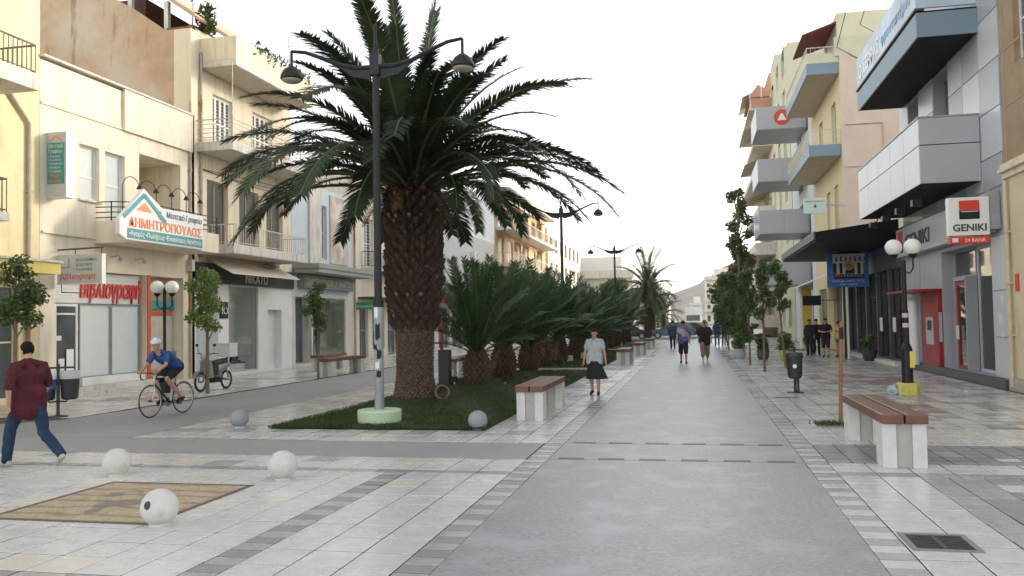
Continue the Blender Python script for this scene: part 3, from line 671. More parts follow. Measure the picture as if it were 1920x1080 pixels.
# lower balcony
p = B.balcony(26.6,32.3,1.4,4.38,4.70, M_slabw); B.railing(26.65,32.25,1.36,4.70,5.38, M_railw, p, step=.16)
B.box('soffit', M_under, 26.65,32.25,.05,1.35,4.36,4.379, p)
b = B.mb(); b.add([(27.0,.1,4.25),(32.2,.1,4.25),(32.2,1.1,3.72),(27.0,1.1,3.72),(27.0,.1,4.22),(32.2,.1,4.22),(32.2,1.1,3.69),(27.0,1.1,3.69)], [(0,1,2,3),(7,6,5,4),(3,2,6,7),(0,4,5,1)])
b.build('awning', mat('canvas_cream',(0.66,0.60,0.50),.9,.06), B.o)
sb_ = B.box('sign_band', mat('black_fascia',(0.03,0.03,0.032),.4,.1), 26.35,33.66,.003,.12,3.40,4.10)
B.text('ΝΙΚΑΤΟ', 29.6,.121,3.5,.46, M_signw, sb_, width=1.7, bold=.004, depth=.02)
B.window(26.5,27.9,.2,3.35, rev=.4, pane=M_curtain, m=M_white, mull=0, trans=0)
B.window(28.62,30.8,.14,3.38, rev=.12, pane=M_shop, m=mat('steel_frame',(0.4,0.41,0.42),.35), mull=0, trans=0, fr=.05, name='shop_window')
b = B.mb(); b.box(28.62,30.8,-.92,-.9,.14,3.38).box(28.62,28.66,-.9,-.2,.16,3.36).box(28.62,30.8,-.9,-.2,.142,.17); b.build('shop_interior', mat('interior_grey',(0.74,0.74,0.70),.7), B.o)
b = B.mb(); b.box(28.7,29.6,-.88,-.5,1.55,1.6).box(28.7,29.6,-.88,-.5,.95,1.0).box(28.7,30.3,-.85,-.3,.17,.42); b.build('shelf', M_white, B.o)
b = B.mb()
r5 = random.Random(5)
for k in range(14):
    u = 28.75+r5.random()*1.7; z = r5.choice((.42,.42,.42,1.0 if u<29.6 else .42,1.6 if u<29.6 else .42)); d = -.72+r5.random()*.25
    hh = r5.uniform(.1,.28); b.box(u-.07,u+.07,d-.12,d+.12,z,z+.06); b.box(u-.04,u+.05,d-.12,d-.03,z+.06,z+hh)
b.build('shoe', M_black, B.o)
B.window(31.55,32.75,.1,2.5, rev=.35, pane=M_white, m=M_shopw, mull=0, trans=0, fr=.08, name='door')
B.box('door_glass', M_glass, 31.8,32.05,-.32,-.28,.75,2.15)
sg2 = B.box('notice', M_black, 27.98,28.5,.003,.05,2.15,2.75)
B.text('IO', 28.05,.051,2.3,.4, M_signw, sg2, depth=.01)
b = B.mb(); b.tube([(31.0,.1,4.3),(31.0,.5,4.25)], .03, 6); b.box(30.85,31.15,.45,.75,4.1,4.25); b.build('flood_lamp', M_grey, B.o)
pipe(B, 26.75,.07,4.3,11.5,r=.05)
b = B.mb()
for k in range(420):
    u = 28.0+r5.choice((0.4,1.3,1.5,2.6,3.6,4.4))+r5.gauss(0,.35); d = 1.36+r5.gauss(0,.1); z = 12.0+abs(r5.gauss(0,.13))-(r5.random()**3)*.5; q = .06
    b.add([(u+r5.gauss(0,q),d+r5.gauss(0,q),z+r5.gauss(0,q)) for _ in range(3)], [(0,1,2)])
struct(b.build('terrace_plant', mat('terrace_leaf',(0.07,0.10,0.03),.7,.4,3), B.o, recalc=False), 'stuff')
b = B.mb()
for k in range(260):
    u = 27.0+r5.gauss(0,.18); d = .15+r5.gauss(0,.15); z = 12.35+abs(r5.gauss(0,.4)); q = .09
    b.add([(u+r5.gauss(0,q),d+r5.gauss(0,q),z+r5.gauss(0,q)) for _ in range(3)], [(0,1,2)])
struct(b.build('terrace_plant', MATS['terrace_leaf'], B.o, recalc=False), 'stuff')
# TV aerial on the roof
for (u,d,zz) in ((27.6,-.8,16.2),(33.4,.1,14.2)):
    b = B.mb(); b.tube([(u,d,12.2),(u,d,zz)], .02, 6)
    for k in range(6): b.box(u-.3+.04*k,u+.3-.04*k,d-.01,d+.01,zz-.1-k*.13,zz-.085-k*.13)
    b.box(u-.01,u+.01,d-.3,d+.3,zz-.4,zz-.385); b.build('aerial', M_grey, B.o)

# ---- clothes shop house
B = Bld('clothes_shop_house', 'pale blue and white house with grey canopied clothes shop', 'L', 33.72, 40.25)
M_pblue = mat('pale_blue_plaster',(0.56,0.63,0.67),.9,.05,1.5)
B.wall(M_pblue, 3.2, 8.2, [(36.6,37.3,4.9,7.4)], depth=12)
B.wall(M_slabw, 0, 3.2, [(34.0,35.6,.15,3.1,.5),(35.75,39.4,.15,3.1,1.0)], depth=12, roof=False, name='shop_front')
B.box('pier', M_slabw, 35.3,36.5,.003,.12,4.5,8.2)
B.window(36.6,37.3,4.9,7.4, mull=0, pane=M_glass)
bn = B.box('photo_banner', mat('faded_photo',(0.52,0.42,0.37),.6,.25,1.4,c2=(0.66,0.62,0.57),cscale=1.1), 37.6,39.7,.003,.06,4.75,8.0)
b = B.mb(); b.box(33.75,40.2,0,1.25,4.28,4.5).box(33.8,40.15,.05,1.2,4.1,4.28); cp = b.build('shop_canopy', mat('grey_green_canopy',(0.32,0.33,0.30),.8,.12,2), B.o, bevel=.02)
sb_ = B.box('sign_band', mat('grey_green_sign',(0.25,0.26,0.235),.7,.1,3), 34.2,39.9,.003,.35,3.48,4.05)
B.text('UNITED COLORS OF BENETTON', 34.45,.351,3.62,.42, mat('sign_letter_pale',(0.58,0.6,0.55),.6), sb_, width=5.1, depth=.02)
B.window(34.0,35.6,.15,3.1, rev=.5, pane=M_glass, m=M_grey, mull=0, trans=0, name='door')
B.window(35.75,39.4,.15,3.1, rev=.12, pane=M_shop, m=M_grey, mull=0, trans=0, name='shop_window')
b = B.mb(); b.box(35.75,39.4,-1.02,-1.0,.15,3.1).box(35.75,39.4,-1.0,-.2,.151,.18); b.build('shop_interior', mat('interior_green',(0.56,0.58,0.50),.8), B.o)
B.box('poster', mat('poster_yellow',(0.6,0.42,0.06),.6,.2), 36.0,36.9,-.9,-.87,1.1,2.6)
for u in (36.9,37.5):
    b = B.mb(); b.lathe([(.10,0),(.12,.5),(.16,.9),(.13,1.05),(.19,1.35),(.18,1.45),(.05,1.5),(.05,1.55),(.09,1.62),(.09,1.75),(.03,1.82)], 12, (u,-.6,.2), 1.1, .7); b.build('mannequin', mat('mannequin_clothes',(0.06,0.07,0.10),.8,.5,6), B.o, smooth=True)
# ---- cream house with shuttered door
B = Bld('shuttered_house', 'pale cream house with a tall shuttered door above a small shop', 'L', 40.27, 47.5)
B.wall(M_cream2, 0, 9.6, [(42.0,43.3,4.85,7.45),(45.2,46.4,4.85,7.45),(41.2,42.4,.1,2.9),(43.0,44.8,.5,2.9),(45.3,46.8,.1,2.9)])
for a in (42.0,45.2): B.shutters(a,a+1.25,4.85,7.45, leaves=2)
p = B.balcony(41.5,46.8,.7,4.62,4.80, M_slabw); B.railing(41.55,46.75,.66,4.80,5.6, M_rail, p, step=.16)
for (a,c) in ((41.2,42.4),(43.0,44.8),(45.3,46.8)): B.window(a,c,.15,2.9, mull=1, m=M_grey)
B.box('shop_canopy', M_rail, 41.0,47.2,.003,1.0,3.15,3.25)
pipe(B, 40.5,.07,.1,9.3)
gs = thing('green_shop_sign', 'small green shop sign between the globe lamp and the palm trunk', 'sign', (XL+.6,40.6,3))
b = MB(); b.box(XL+.003,XL+1.1,40.6,40.7,2.6,2.95); b.build('board', mat('green_sign',(0.03,0.30,0.10),.4), gs, bevel=.01)
lettering('φαρμακείο', (XL+.08,40.598,2.7), rr, (0,0,1), .2, M_signw, gs, width=.9, depth=.006)
# ---- white buildings further on
M_wht = mat('white_render',(0.70,0.70,0.69),.9,.05,.8,stain=(0.55,0.55,0.54),stainpos=(.55,.8))
B = Bld('long_white_building', 'long low white building behind the small palms on the left', 'L', 47.52, 72.0)
ops = [(48.5+k*3.3,50.2+k*3.3,4.6,6.6) for k in range(7)]+[(48.2+k*3.4,50.8+k*3.4,.1,2.9) for k in range(7)]
B.wall(M_wht, 0, 8.6, ops, depth=14)
for (a,c,e,f) in ops: B.window(a,c,e,f, m=M_grey, mull=1, trans=0 if e<1 else 1)
B.box('shop_canopy', mat('red_awning',(0.5,0.06,0.05),.7), 52,60,.003,1.3,3.2,3.6)
B = Bld('balcony_building', 'tall building with orange balconies and awnings and blank white flank wall', 'L', 72.02, 98)
M_salm = mat('apricot_plaster',(0.68,0.44,0.24),.9,.06,1)
ops = [(73.5+k*4,75.8+k*4,3.9+q*3.2,6.2+q*3.2) for k in range(6) for q in range(3)]
B.wall(M_salm, 0, 13.2, ops, depth=22)
b = MB(); b.box(XL-22,XL,71.9,72.0,0,13.3); b.build('flank_wall', M_wht, B.o)
for k,(a,c,e,f) in enumerate(ops): B.window(a,c,e,f, m=M_white, mull=1, trans=0, pane=M_curtain if k%3==1 else M_glass)
for q in range(3):
    p = B.balcony(72.6,97.5,1.6,3.5+q*3.2,3.75+q*3.2, M_slabw); B.railing(72.7,97.4,1.55,3.75+q*3.2,4.7+q*3.2, M_railw, p, step=.35, r=.02)
    for k in (0,2,3,5):
        a = 73+k*4; b = B.mb(); zz = 6.5+q*3.2; b.add([(a,.05,zz),(a+3.2,.05,zz),(a+3.2,1.7,zz-.8),(a,1.7,zz-.8)], [(0,1,2,3)]); b.build('awning', mat('canvas_cream',(0.66,0.60,0.50),.9,.06), B.o)
p = B.balcony(72.3,97.5,1.4,13.3,13.6, M_slabw, name='roof_slab')
sg = lettering('αλεξάνδρ', (XL-5.9,71.88,11.2), rr, (0,0,1), .6, mat('faded_paint',(0.42,0.42,0.44),.9), B.o, width=1.9, depth=.01, shear=.2)
B = Bld('far_apartments', 'pale apartment block at the far end behind the palm row', 'L', 100, 130)
ops = [(101.5+k*4,103.5+k*4,1+q*3.1,2.8+q*3.1) for k in range(7) for q in range(4)]
B.wall(M_cream2, 0, 13, ops)
for (a,c,e,f) in ops: B.window(a,c,e,f, mull=0, trans=0)

# air conditioners, cables and small wear on the left-hand fronts
def ac_unit(B, u, z, d=.02):
    a = B.box('air_conditioner', M_signw, u,u+.8,d,d+.3,z,z+.55, bevel=.015); b = B.mb(); b.tube([(u+.55,d+.301,z+.28),(u+.55,d+.315,z+.28)], .2, 18); b.build('fan_grille', M_grey, a); return a
class _H: pass
for o_ in list(bpy.data.objects):
    if o_.name in ('shuttered_house','long_white_building','corner_house'):
        H_ = Bld.__new__(Bld); H_.o = o_; H_.tf, H_.flip = SIDES['L']
        if o_.name == 'shuttered_house': ac_unit(H_, 43.6,4.82); ac_unit(H_, 44.2,7.9)
        elif o_.name == 'long_white_building': ac_unit(H_, 50.8,6.8); ac_unit(H_, 57.4,3.7); ac_unit(H_, 64,6.8)
        else:
            b = H_.mb()
            for k in range(3): b.tube([(26.9+q*.75, .03+.01*k, 7.4+.05*k-.10*math.sin(q*.35+k)) for q in range(10)], .010, 5)
            b.tube([(28.2,.02,7.4),(28.2,.02,4.75)], .009, 5); b.build('cable', M_black, o_)
            pl_ = H_.mb(); pl_.tube([(26.58,1.38,9.05),(26.58,1.38,11.0)], .022, 6); pl_.build('balcony_pole', M_railw, o_)
# ------------------------------------------------------------------ right-hand side
M_brn2 = mat('brown_tiled_render',(0.36,0.25,0.16),.85,.12,2,bump=.1)
M_pan = mat('grey_panel',(0.40,0.41,0.435),.38,.04,1.2,spec=.5)
M_pan2 = mat('grey_panel_pale',(0.55,0.565,0.59),.34,.04,1.2,spec=.5)
M_bluef = mat('blue_fascia',(0.19,0.265,0.32),.5,.05,1.2)
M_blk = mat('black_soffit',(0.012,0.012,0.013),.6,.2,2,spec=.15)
M_bred = mat('bank_red',(0.30,0.012,0.016),.35,.08,2)
M_pink = mat('pink_plaster',(0.68,0.545,0.445),.9,.05,1.2,bump=.1,bscale=30,stain=(0.52,0.42,0.33),stainpos=(.58,.8))
M_ycr = mat('yellow_cream_plaster',(0.69,0.58,0.36),.9,.05,1.2,bump=.1,bscale=30)
M_fade = mat('pale_yellow_render',(0.62,0.60,0.44),.9,.06,1,stain=(0.5,0.47,0.35),stainpos=(.55,.8))
# ---- tan house at the right edge
B = Bld('tan_house', 'brown and cream old house at the right edge of the street', 'R', 12.0, 22.42)
B.wall(M_brn2, 5.4, 14, [(17.6,19.2,6.3,9.0),(20.3,21.5,7.6,9.6)], depth=9)
B.wall(mat('cream_base',(0.64,0.55,0.36),.9,.07,1.5,bump=.1,stain=(0.45,0.38,0.25),stainpos=(.55,.75)), 0, 5.2, [(19.4,21.3,.4,3.6)], depth=9, roof=False, name='base_wall')
b = B.mb(); b.box(12,22.42,-.1,.16,5.2,5.3).box(12,22.42,-.1,.10,5.3,5.4).box(12,22.42,-.1,.07,5.05,5.2); b.build('cornice', M_cream, B.o)
B.window(17.6,19.2,6.3,9.0); B.window(20.3,21.5,7.6,9.6); B.window(19.4,21.3,.4,3.6)
b = B.mb()
for k in range(1,5): b.box(12,22.42,.002,.012,5.4+k*1.35,5.4+k*1.35+.025)
for k in range(1,7): b.box(12+k*1.7,12.025+k*1.7,.002,.011,5.42,14)
b.build('render_joint', mat('joint_pale',(0.45,0.34,0.24),.9), B.o)
pipe(B, 22.2,.08,.1,5.0, m=mat('cream_pipe',(0.55,0.48,0.33),.7))
sg = B.box('red_notice', M_redl, 21.75,21.95,.003,.03,2.35,2.75)
B.box('plinth', mat('stone_plinth',(0.40,0.36,0.29),.9,.2,6,bump=.4), 12,22.42,.003,.09,0,.3)
# ---- bank
B = Bld('bank_building', 'grey panelled bank building with two deep balconies and red doorway', 'R', 22.45, 32.5)
ops = [(26.6,28.2,7.0,9.0),(29.9,31.3,7.0,9.0),(23.55,28.0,.25,3.7,.5)]
B.wall(M_pan, 0, 15, ops, depth=9, rev=.35)
for (a,c,e,f) in ops[:2]: B.window(a,c,e,f, rev=.35, m=M_grey, pane=M_glass, mull=1, trans=0)
pn = {}
def panel(B, u0,u1,d,z0,z1, m, parent, face='front', dd=.03):
    """one cladding panel, set proud of the wall with a dark joint round it"""
    g = .012
    b = B.mb()
    if face == 'front': b.box(u0+g,u1-g,d+.001,d+dd,z0+g,z1-g)
    else: b.box(u0-dd,u0-.001,d+g,u1-g,z0+g,z1-g)      # near end face: u0 is the plane, d..u1 the outward range
    return b.build('panel', m, parent, bevel=.003)
zs = [4.95,5.75,6.9,8.1,9.3,10.6,12,13.4,15]; us = [22.45,23.9,25.3,26.6,28.2,29.9,31.3,32.5]
for j in range(len(zs)-1):
    for i in range(len(us)-1):
        if any(o[0]-.01<=us[i]<o[1]-.01 and o[2]-.2<=(zs[j]+zs[j+1])/2<=o[3]+.1 for o in ops[:2]): continue
        if zs[j] > 10 and us[i] > 24: continue
        panel(B, us[i],us[i+1],0,zs[j],zs[j+1], M_pan2 if (i+j)%2 else M_pan, B.o)
for z0,z1 in ((.25,1.25),(1.25,2.4),(2.4,3.75)): panel(B, 22.47,23.5,0,z0,z1, M_pan2, B.o)
for z0,z1 in ((.25,1.25),(1.25,2.4),(2.4,3.75)): panel(B, 30.5,32.48,0,z0,z1, M_pan, B.o)
B.box('plinth', mat('dark_granite',(0.07,0.075,0.08),.4,.25,30), 22.45,32.5,.003,.16,0,.24)
fb = B.box('fascia', mat('fascia_grey',(0.46,0.465,0.48),.35,.03), 23.0,32.3,.04,.32,3.85,4.80, bevel=.01)
B.text('GENIKI', 31.0,.321,4.08,.62, mat('dark_letters',(0.05,0.05,0.055),.4), fb, width=3.0, bold=.01, depth=.02)
lg = B.box('logo_square', M_redl, 31.35,32.0,.321,.335,4.35,4.72, fb); B.box('logo_square', M_black, 31.35,32.0,.321,.334,3.98,4.345, fb)
# doorway and glazing
B.window(23.55,25.9,.25,3.7, rev=.42, pane=M_shopd, m=M_pan2, mull=1, trans=0, fr=.07, name='shop_window')
B.window(26.0,28.0,2.9,3.7, rev=.42, pane=M_shopd, m=M_grey, mull=0, trans=0, fr=.06, name='fanlight')
o = B.window(26.05,27.0,.26,2.78, rev=.16, pane=M_shopd, m=M_bred, mull=0, trans=0, fr=.12, name='door')
b = B.mb(); b.box(26.85,26.9,-.10,-.03,1.1,1.5); b.build('handle', M_white, o)
b = B.mb(); b.box(25.93,26.02,-.35,-.05,.26,2.88).box(27.03,27.1,-.35,-.05,.26,2.88).box(26.02,27.03,-.35,-.05,2.79,2.88); b.build('door_frame', M_grey, B.o)
b = B.mb(); b.box(23.6,28,-3.0,-2.95,.25,3.7).box(23.6,28,-3,-.5,.2,.25); b.build('bank_interior', mat('interior_dark',(0.12,0.125,0.13),.6), B.o)
B.box('counter', mat('counter_green',(0.22,0.30,0.27),.5), 23.7,25.7,-2.2,-1.6,.25,1.15); B.box('counter_top', M_bred, 23.65,25.75,-2.25,-1.5,1.151,1.22)
b = B.mb(); b.box(24.0,24.6,-1.2,-1.17,1.5,2.4).box(26.4,26.75,-.27,-.26,1.3,1.6); b.build('poster', mat('poster_pale',(0.5,0.42,0.38),.6,.4,5), B.o)
# cash machine
b = B.mb(); b.box(28.1,29.95,.0,.14,.24,2.55); at_ = b.build('cash_machine', M_bred, B.o, bevel=.02)
b = B.mb(); b.box(28.05,31.6,.0,.85,2.551,2.62); b.build('hood', M_bred, at_)
b = B.mb(); b.box(28.6,29.4,.141,.16,.9,1.75); b.build('keypad_panel', mat('atm_steel',(0.42,0.43,0.44),.3), at_)
b = B.mb(); b.box(28.75,29.25,.161,.17,1.35,1.65); b.build('screen', M_glass, at_)
b = B.mb(); b.box(28.06,28.099,.03,.11,1.0,1.9); b.build('side_panel', mat('atm_steel',(0.42,0.43,0.44),.3), at_)
b = B.mb(); b.tube([(30.35,.3,.2),(30.35,.3,2.3)], .16, 16); b.build('bollard_panel', M_signw, B.o, smooth=False)
# stickers on the pillar
for (u,z,s_) in ((22.75,2.05,.2),(22.85,1.55,.24),(22.8,1.25,.16)):
    b = B.mb(); b.box(u,u+s_,.032,.036,z,z+s_*1.2); b.build('sticker', mat('sticker_white',(0.66,0.64,0.63),.5,.2,20), B.o)
# lower balcony with panels
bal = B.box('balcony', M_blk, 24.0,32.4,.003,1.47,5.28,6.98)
c = [24.0+k*1.68 for k in range(6)]
for i in range(5):
    panel(B, c[i],c[i+1],1.47,5.26,6.28, M_pan2, bal); panel(B, c[i],c[i+1],1.47,6.28,7.0, M_pan2, bal)
for (z0,z1) in ((5.26,6.28),(6.28,7.0)): panel(B, 24.0,1.5,.03,z0,z1, M_pan, bal, face='end')
B.box('balcony_cap', M_grey, 23.97,32.42,.03,1.52,7.001,7.04, bal)
for k in range(4):
    u = 25.2+k*1.9; b = B.mb(); b.tube([(u,1.2,5.28),(u,1.2,5.05),(u,1.32,4.98)], .02, 6); b.box(u-.12,u+.12,1.2,1.45,4.82,5.0); b.build('spot_lamp', M_black, B.o)
# upper balcony with sign
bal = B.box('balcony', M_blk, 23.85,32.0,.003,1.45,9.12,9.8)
B.box('blue_fascia', M_bluef, 23.83,32.02,1.451,1.5,9.1,9.74, bal); B.box('blue_fascia', M_bluef, 23.8,23.849,.03,1.5,9.1,9.74, bal)
B.box('edge_rail', M_rail, 23.78,32.05,1.30,1.54,9.801,9.86, bal)
M_signb = mat('pale_blue_sign',(0.42,0.52,0.62),.4,.3,.6)
sg = thing('balcony_sign', 'pale blue sign panels with white letters along the top balcony of the bank building', 'sign', (XR-1.5,28,9.87))
b = MB(TR); b.box(23.85,32.0,1.40,1.5,9.87,10.95).box(23.83,23.9,.05,1.4,9.87,10.95); b.build('board', M_signb, sg)
b = MB(TR); b.tube([(23.82,.72,10.62),(23.80,.72,10.62)], .42, 24); b.build('round_emblem', M_signw, sg)
b = MB(TR); b.tube([(23.799,.72,10.62),(23.785,.72,10.62)], .36, 24); b.build('round_emblem', mat('emblem_blue',(0.03,0.13,0.36),.4), sg)
lettering('Ο ΣΕΡΡΑΣ', (XR-1.501,31.6,10.12), (0,-1,0), (0,0,1), .62, M_signw, sg, width=3.3, bold=.02)
lettering('φροντιστήριο', (XR-1.501,28.0,10.2), (0,-1,0), (0,0,1), .45, mat('sign_blue_letters',(0.24,0.36,0.55),.4), sg, width=3.6)
# projecting bank sign
sg = thing('bank_sign', 'square white bank sign with red and black emblem sticking out above bank window', 'sign', (6.65,22.8,4.2))
b = MB(); b.box(6.2,7.12,22.7,22.95,3.76,4.70); b.build('box', M_signw, sg, bevel=.012)
b = MB(); b.box(7.12,7.38,22.75,22.9,3.9,4.85); b.build('bracket', M_grey, sg)
y = 22.69
for (a,c2,e,f,m_) in ((6.44,6.90,4.37,4.62,M_redl),(6.44,6.90,4.16,4.365,M_black)): b = MB(); b.box(a,c2,y,y+.009,e,f); b.build('emblem', m_, sg)
b = MB(); b.box(6.48,6.86,y-.004,y-.001,4.335,4.35); b.build('emblem_line', M_signw, sg)
lettering('GENIKI', (6.28,y+.008,3.87), rr, (0,0,1), .24, mat('dark_letters',(0.05,0.05,0.055),.4), sg, width=.76, bold=.006, depth=.008)
b = MB(); b.box(6.22,7.1,22.72,22.93,3.56,3.735); b.build('red_strip', M_redl, sg, bevel=.008)
lettering('24 BANK', (6.55,22.719,3.6), rr, (0,0,1), .13, M_signw, sg, width=.48, depth=.006)
b = MB(); b.prism([(6.27,3.6),(6.4,3.6),(6.4,3.7),(6.27,3.7)], 'y', 22.71,22.719); b.build('emblem', M_signw, sg)
# ---- single-storey shop with black canopy
B = Bld('canopy_shop', 'low dark-glazed shop with wide black canopy between the bank and the pink house', 'R', 32.52, 44.45)
M_dg = mat('dark_shop_wall',(0.07,0.072,0.075),.4,.2,2)
ops = [(33.2+k*2.25,35.2+k*2.25,.2,3.6) for k in range(5)]
B.wall(M_dg, 0, 5.0, ops, depth=9)
for (a,c_,e,f) in ops: B.window(a,c_,e,f, m=M_black, pane=mat('dark_glass',(0.03,0.035,0.038),.04,.3,1,spec=.9), mull=1, trans=1, cut=2.6)
b = B.mb(); b.add([(33.3,0,5.35),(45.2,0,5.35),(45.2,2.9,4.98),(33.3,2.9,4.98),(33.3,0,4.55),(45.2,0,4.55),(45.2,2.9,4.62),(33.3,2.9,4.62)], [(0,1,2,3),(7,6,5,4),(3,2,6,7),(0,3,7,4),(1,5,6,2),(0,4,5,1)])
cn = b.build('canopy', mat('black_canopy',(0.010,0.010,0.011),.6,.2,1.5,spec=.15), B.o)
b = B.mb(); b.box(33.25,45.25,2.901,2.96,4.70,5.0); b.build('canopy_edge', mat('grey_edge',(0.06,0.06,0.063),.5), cn)
B.box('step', M_slabw, 33.0,44.3,.003,.35,0,.12)
for u in (34.2,36.5): 
    b = B.mb(); b.box(u,u+.5,.01,.02,1.2,1.75); b.build('notice', M_signw, B.o)
# blue sign on a post
sg = thing('blue_food_sign', 'square blue sign with a temple front and round emblem on a slim post', 'sign', (6.46,38.5,0))
b = MB(); b.tube([(6.30,38.55,0),(6.30,38.55,4.9)], .05, 10); b.build('post', M_black, sg); b = MB(); b.tube([(6.42,38.55,0),(6.42,38.55,3.08)], .055, 10); b.build('post', M_signw, sg)
b = MB(); b.box(5.62,7.30,38.38,38.5,3.06,4.88); b.build('board', mat('sign_blue',(0.035,0.14,0.42),.35,.25,1.2), sg, bevel=.02)
y = 38.37
b = MB(); b.box(5.88,7.10,y,y+.009,3.42,4.2); b.build('night_field', M_black, sg)
b = MB(); b.prism([(5.95,4.48),(7.05,4.48),(6.5,4.74)], 'y', y, y+.009); b.build('pediment', M_blk, sg)
b = MB(); b.box(5.85,7.14,y-.004,y+.008,4.36,4.475).box(5.85,7.14,y-.004,y+.008,4.08,4.16)
for k in range(7): b.box(5.85+k*.19,5.96+k*.19,y-.004,y+.008,4.16,4.36)
for k in (0,1,3,4): b.box(6.0+k*.24,6.12+k*.24,y-.003,y-.001,3.6,4.08)
b.build('temple_front', mat('temple_stone',(0.55,0.52,0.55),.5), sg)
b = MB(); b.tube([(6.5,y-.006,3.98),(6.5,y-.03,3.98)], .21, 24); b.build('round_emblem', mat('emblem_gold',(0.50,0.40,0.16),.4,.4,9), sg)
b = MB(); b.tube([(6.5,y-.031,3.96),(6.5,y-.04,3.96)], .15, 20); b.build('round_emblem', mat('emblem_brown',(0.40,0.18,0.10),.4,.5,12), sg)
lettering('ΚΟ', (5.92,y-.004,3.5), rr, (0,0,1), .22, M_orange, sg, depth=.008); lettering('ΡΙΝΘΟΣ', (6.28,y-.004,3.5), rr, (0,0,1), .2, mat('sign_blue_letters',(0.24,0.36,0.55),.4), sg, width=.76, depth=.008)
lettering('ΣΟΥΒΛΑΚΙ - ΓΥΡΟΣ - ΠΙΤΕΣ', (5.8,38.378,3.28), rr, (0,0,1), .1, M_signw, sg, width=1.3, depth=.006); lettering('ΤΗΛ. 27410', (6.1,38.378,3.14), rr, (0,0,1), .09, M_signw, sg, width=.7, depth=.006)

# ---- pink house with blue balconies
B = Bld('pink_house', 'pink and yellow house with blue-edged balconies above a small pharmacy sign', 'R', 44.47, 55.0)
ops = [(46.0,47.4,10.45,12.9),(50.5,51.9,10.45,12.9),(46,47.2,6.0,8.6),(48.6,49.8,6.0,8.6),(46.0,48.6,.1,3.4),(51,54,.1,3.4)]
B.wall(M_ycr, 0, 14.8, ops, depth=9, side_u0=False)
b = MB(); b.box(XR,XR+9,44.44,44.47,0,14.8); b.build('flank_wall', M_pink, B.o)
for (a,c_,e,f) in ops: B.window(a,c_,e,f, mull=1, trans=0, m=M_white if e>1 else M_grey)
for z in (13.98,9.85):
    p = B.balcony(44.7,54.2,1.5,z,z+.22, M_slabw); B.box('blue_fascia', M_bluef, 44.66,54.24,1.501,1.55,z-.02,z+.55,p); B.box('blue_fascia', M_bluef, 44.62,44.66,.0,1.55,z-.02,z+.55,p)
    B.box('soffit', M_under, 44.7,54.2,.02,1.5,z-.03,z-.001,p)
    if z < 12: B.railing(44.66,54.2,1.52,z+.55,z+1.3, M_railw, p, step=.16)
    else:
        b = B.mb(); b.box(44.64,54.22,1.44,1.54,z+.551,z+1.0).box(44.62,44.72,.0,1.44,z+.551,z+1.0); b.build('balcony_wall', M_fade, p); B.railing(44.66,54.2,1.5,z+1.0,z+1.35, M_railw, p, step=.2)
b = MB(); b.box(XR-.2,XR+9,44.5,44.62,14.8,15.75); b.build('parapet', M_fade, B.o)
b = MB(); b.box(XR+.6,XR+6,48.5,55,14.8,18.3); b.build('roof_room', M_fade, B.o)
b = MB(); b.prism([(XR-1.2,17.3),(XR+.59,17.9),(XR+.59,17.8),(XR-1.2,17.2)], 'y', 48.6, 53); b.build('roof_awning', mat('maroon_canvas',(0.16,0.03,0.03),.8), B.o)
b = MB(); b.tube([(XR+.2,44.4,11.3),(XR+1.9,44.4,11.3),(XR+1.9,44.4,8.6)], .03, 6); b.tube([(XR,44.4,9.2),(XR+9,44.4,9.0)], .015, 5); b.build('wall_cable', mat('cable_beige',(0.5,0.4,0.3),.7), B.o)
B.box('yellow_pier', mat('yellow_paint',(0.66,0.42,0.06),.6,.05), 49.6,50.2,1.0,1.5,0,3.5); B.box('white_jamb', M_white, 49.6,50.21,1.501,1.62,0,3.55)
b = B.mb(); b.add([(41.5+4.2,.1,4.2),(50.6,.1,4.2),(50.6,2.0,3.4),(45.7,2.0,3.4)], [(0,1,2,3)]); b.build('awning', mat('canvas_white',(0.66,0.65,0.60),.9,.06), B.o)
sg = thing('black_shop_sign', 'small black hanging sign beside the yellow shop pier', 'sign', (6.0,46,2.65)); b = MB(); b.box(5.5,6.4,46,46.1,2.4,2.9); b.build('board', M_black, sg, bevel=.01)
b = MB(); b.tube([(6.4,46.05,2.65),(7.38,46.05,2.65)], .02, 6); b.build('bracket', M_black, sg)
sg = thing('pharmacy_sign', 'pale green and white sign with a dark cross on the pink house', 'sign', (5.95,44,7.3)); b = MB(); b.box(5.45,6.5,44,44.12,6.9,7.65); b.build('board', mat('mint_sign',(0.55,0.66,0.60),.4,.05), sg, bevel=.01)
b = MB(); b.box(5.9,6.06,43.985,43.999,7.24,7.28).box(5.96,6.0,43.985,43.999,7.16,7.239).box(5.96,6.0,43.985,43.999,7.281,7.36); b.build('cross', M_black, sg)
lettering('ΦΑΡΜΑΚΕΙΟ', (5.52,43.998,7.45), rr, (0,0,1), .13, mat('green_letters',(0.10,0.30,0.22),.5), sg, width=.9, depth=.006); b = MB(); b.tube([(6.5,44.06,7.3),(7.38,44.4,7.3)], .025, 6); b.build('bracket', M_grey, sg)
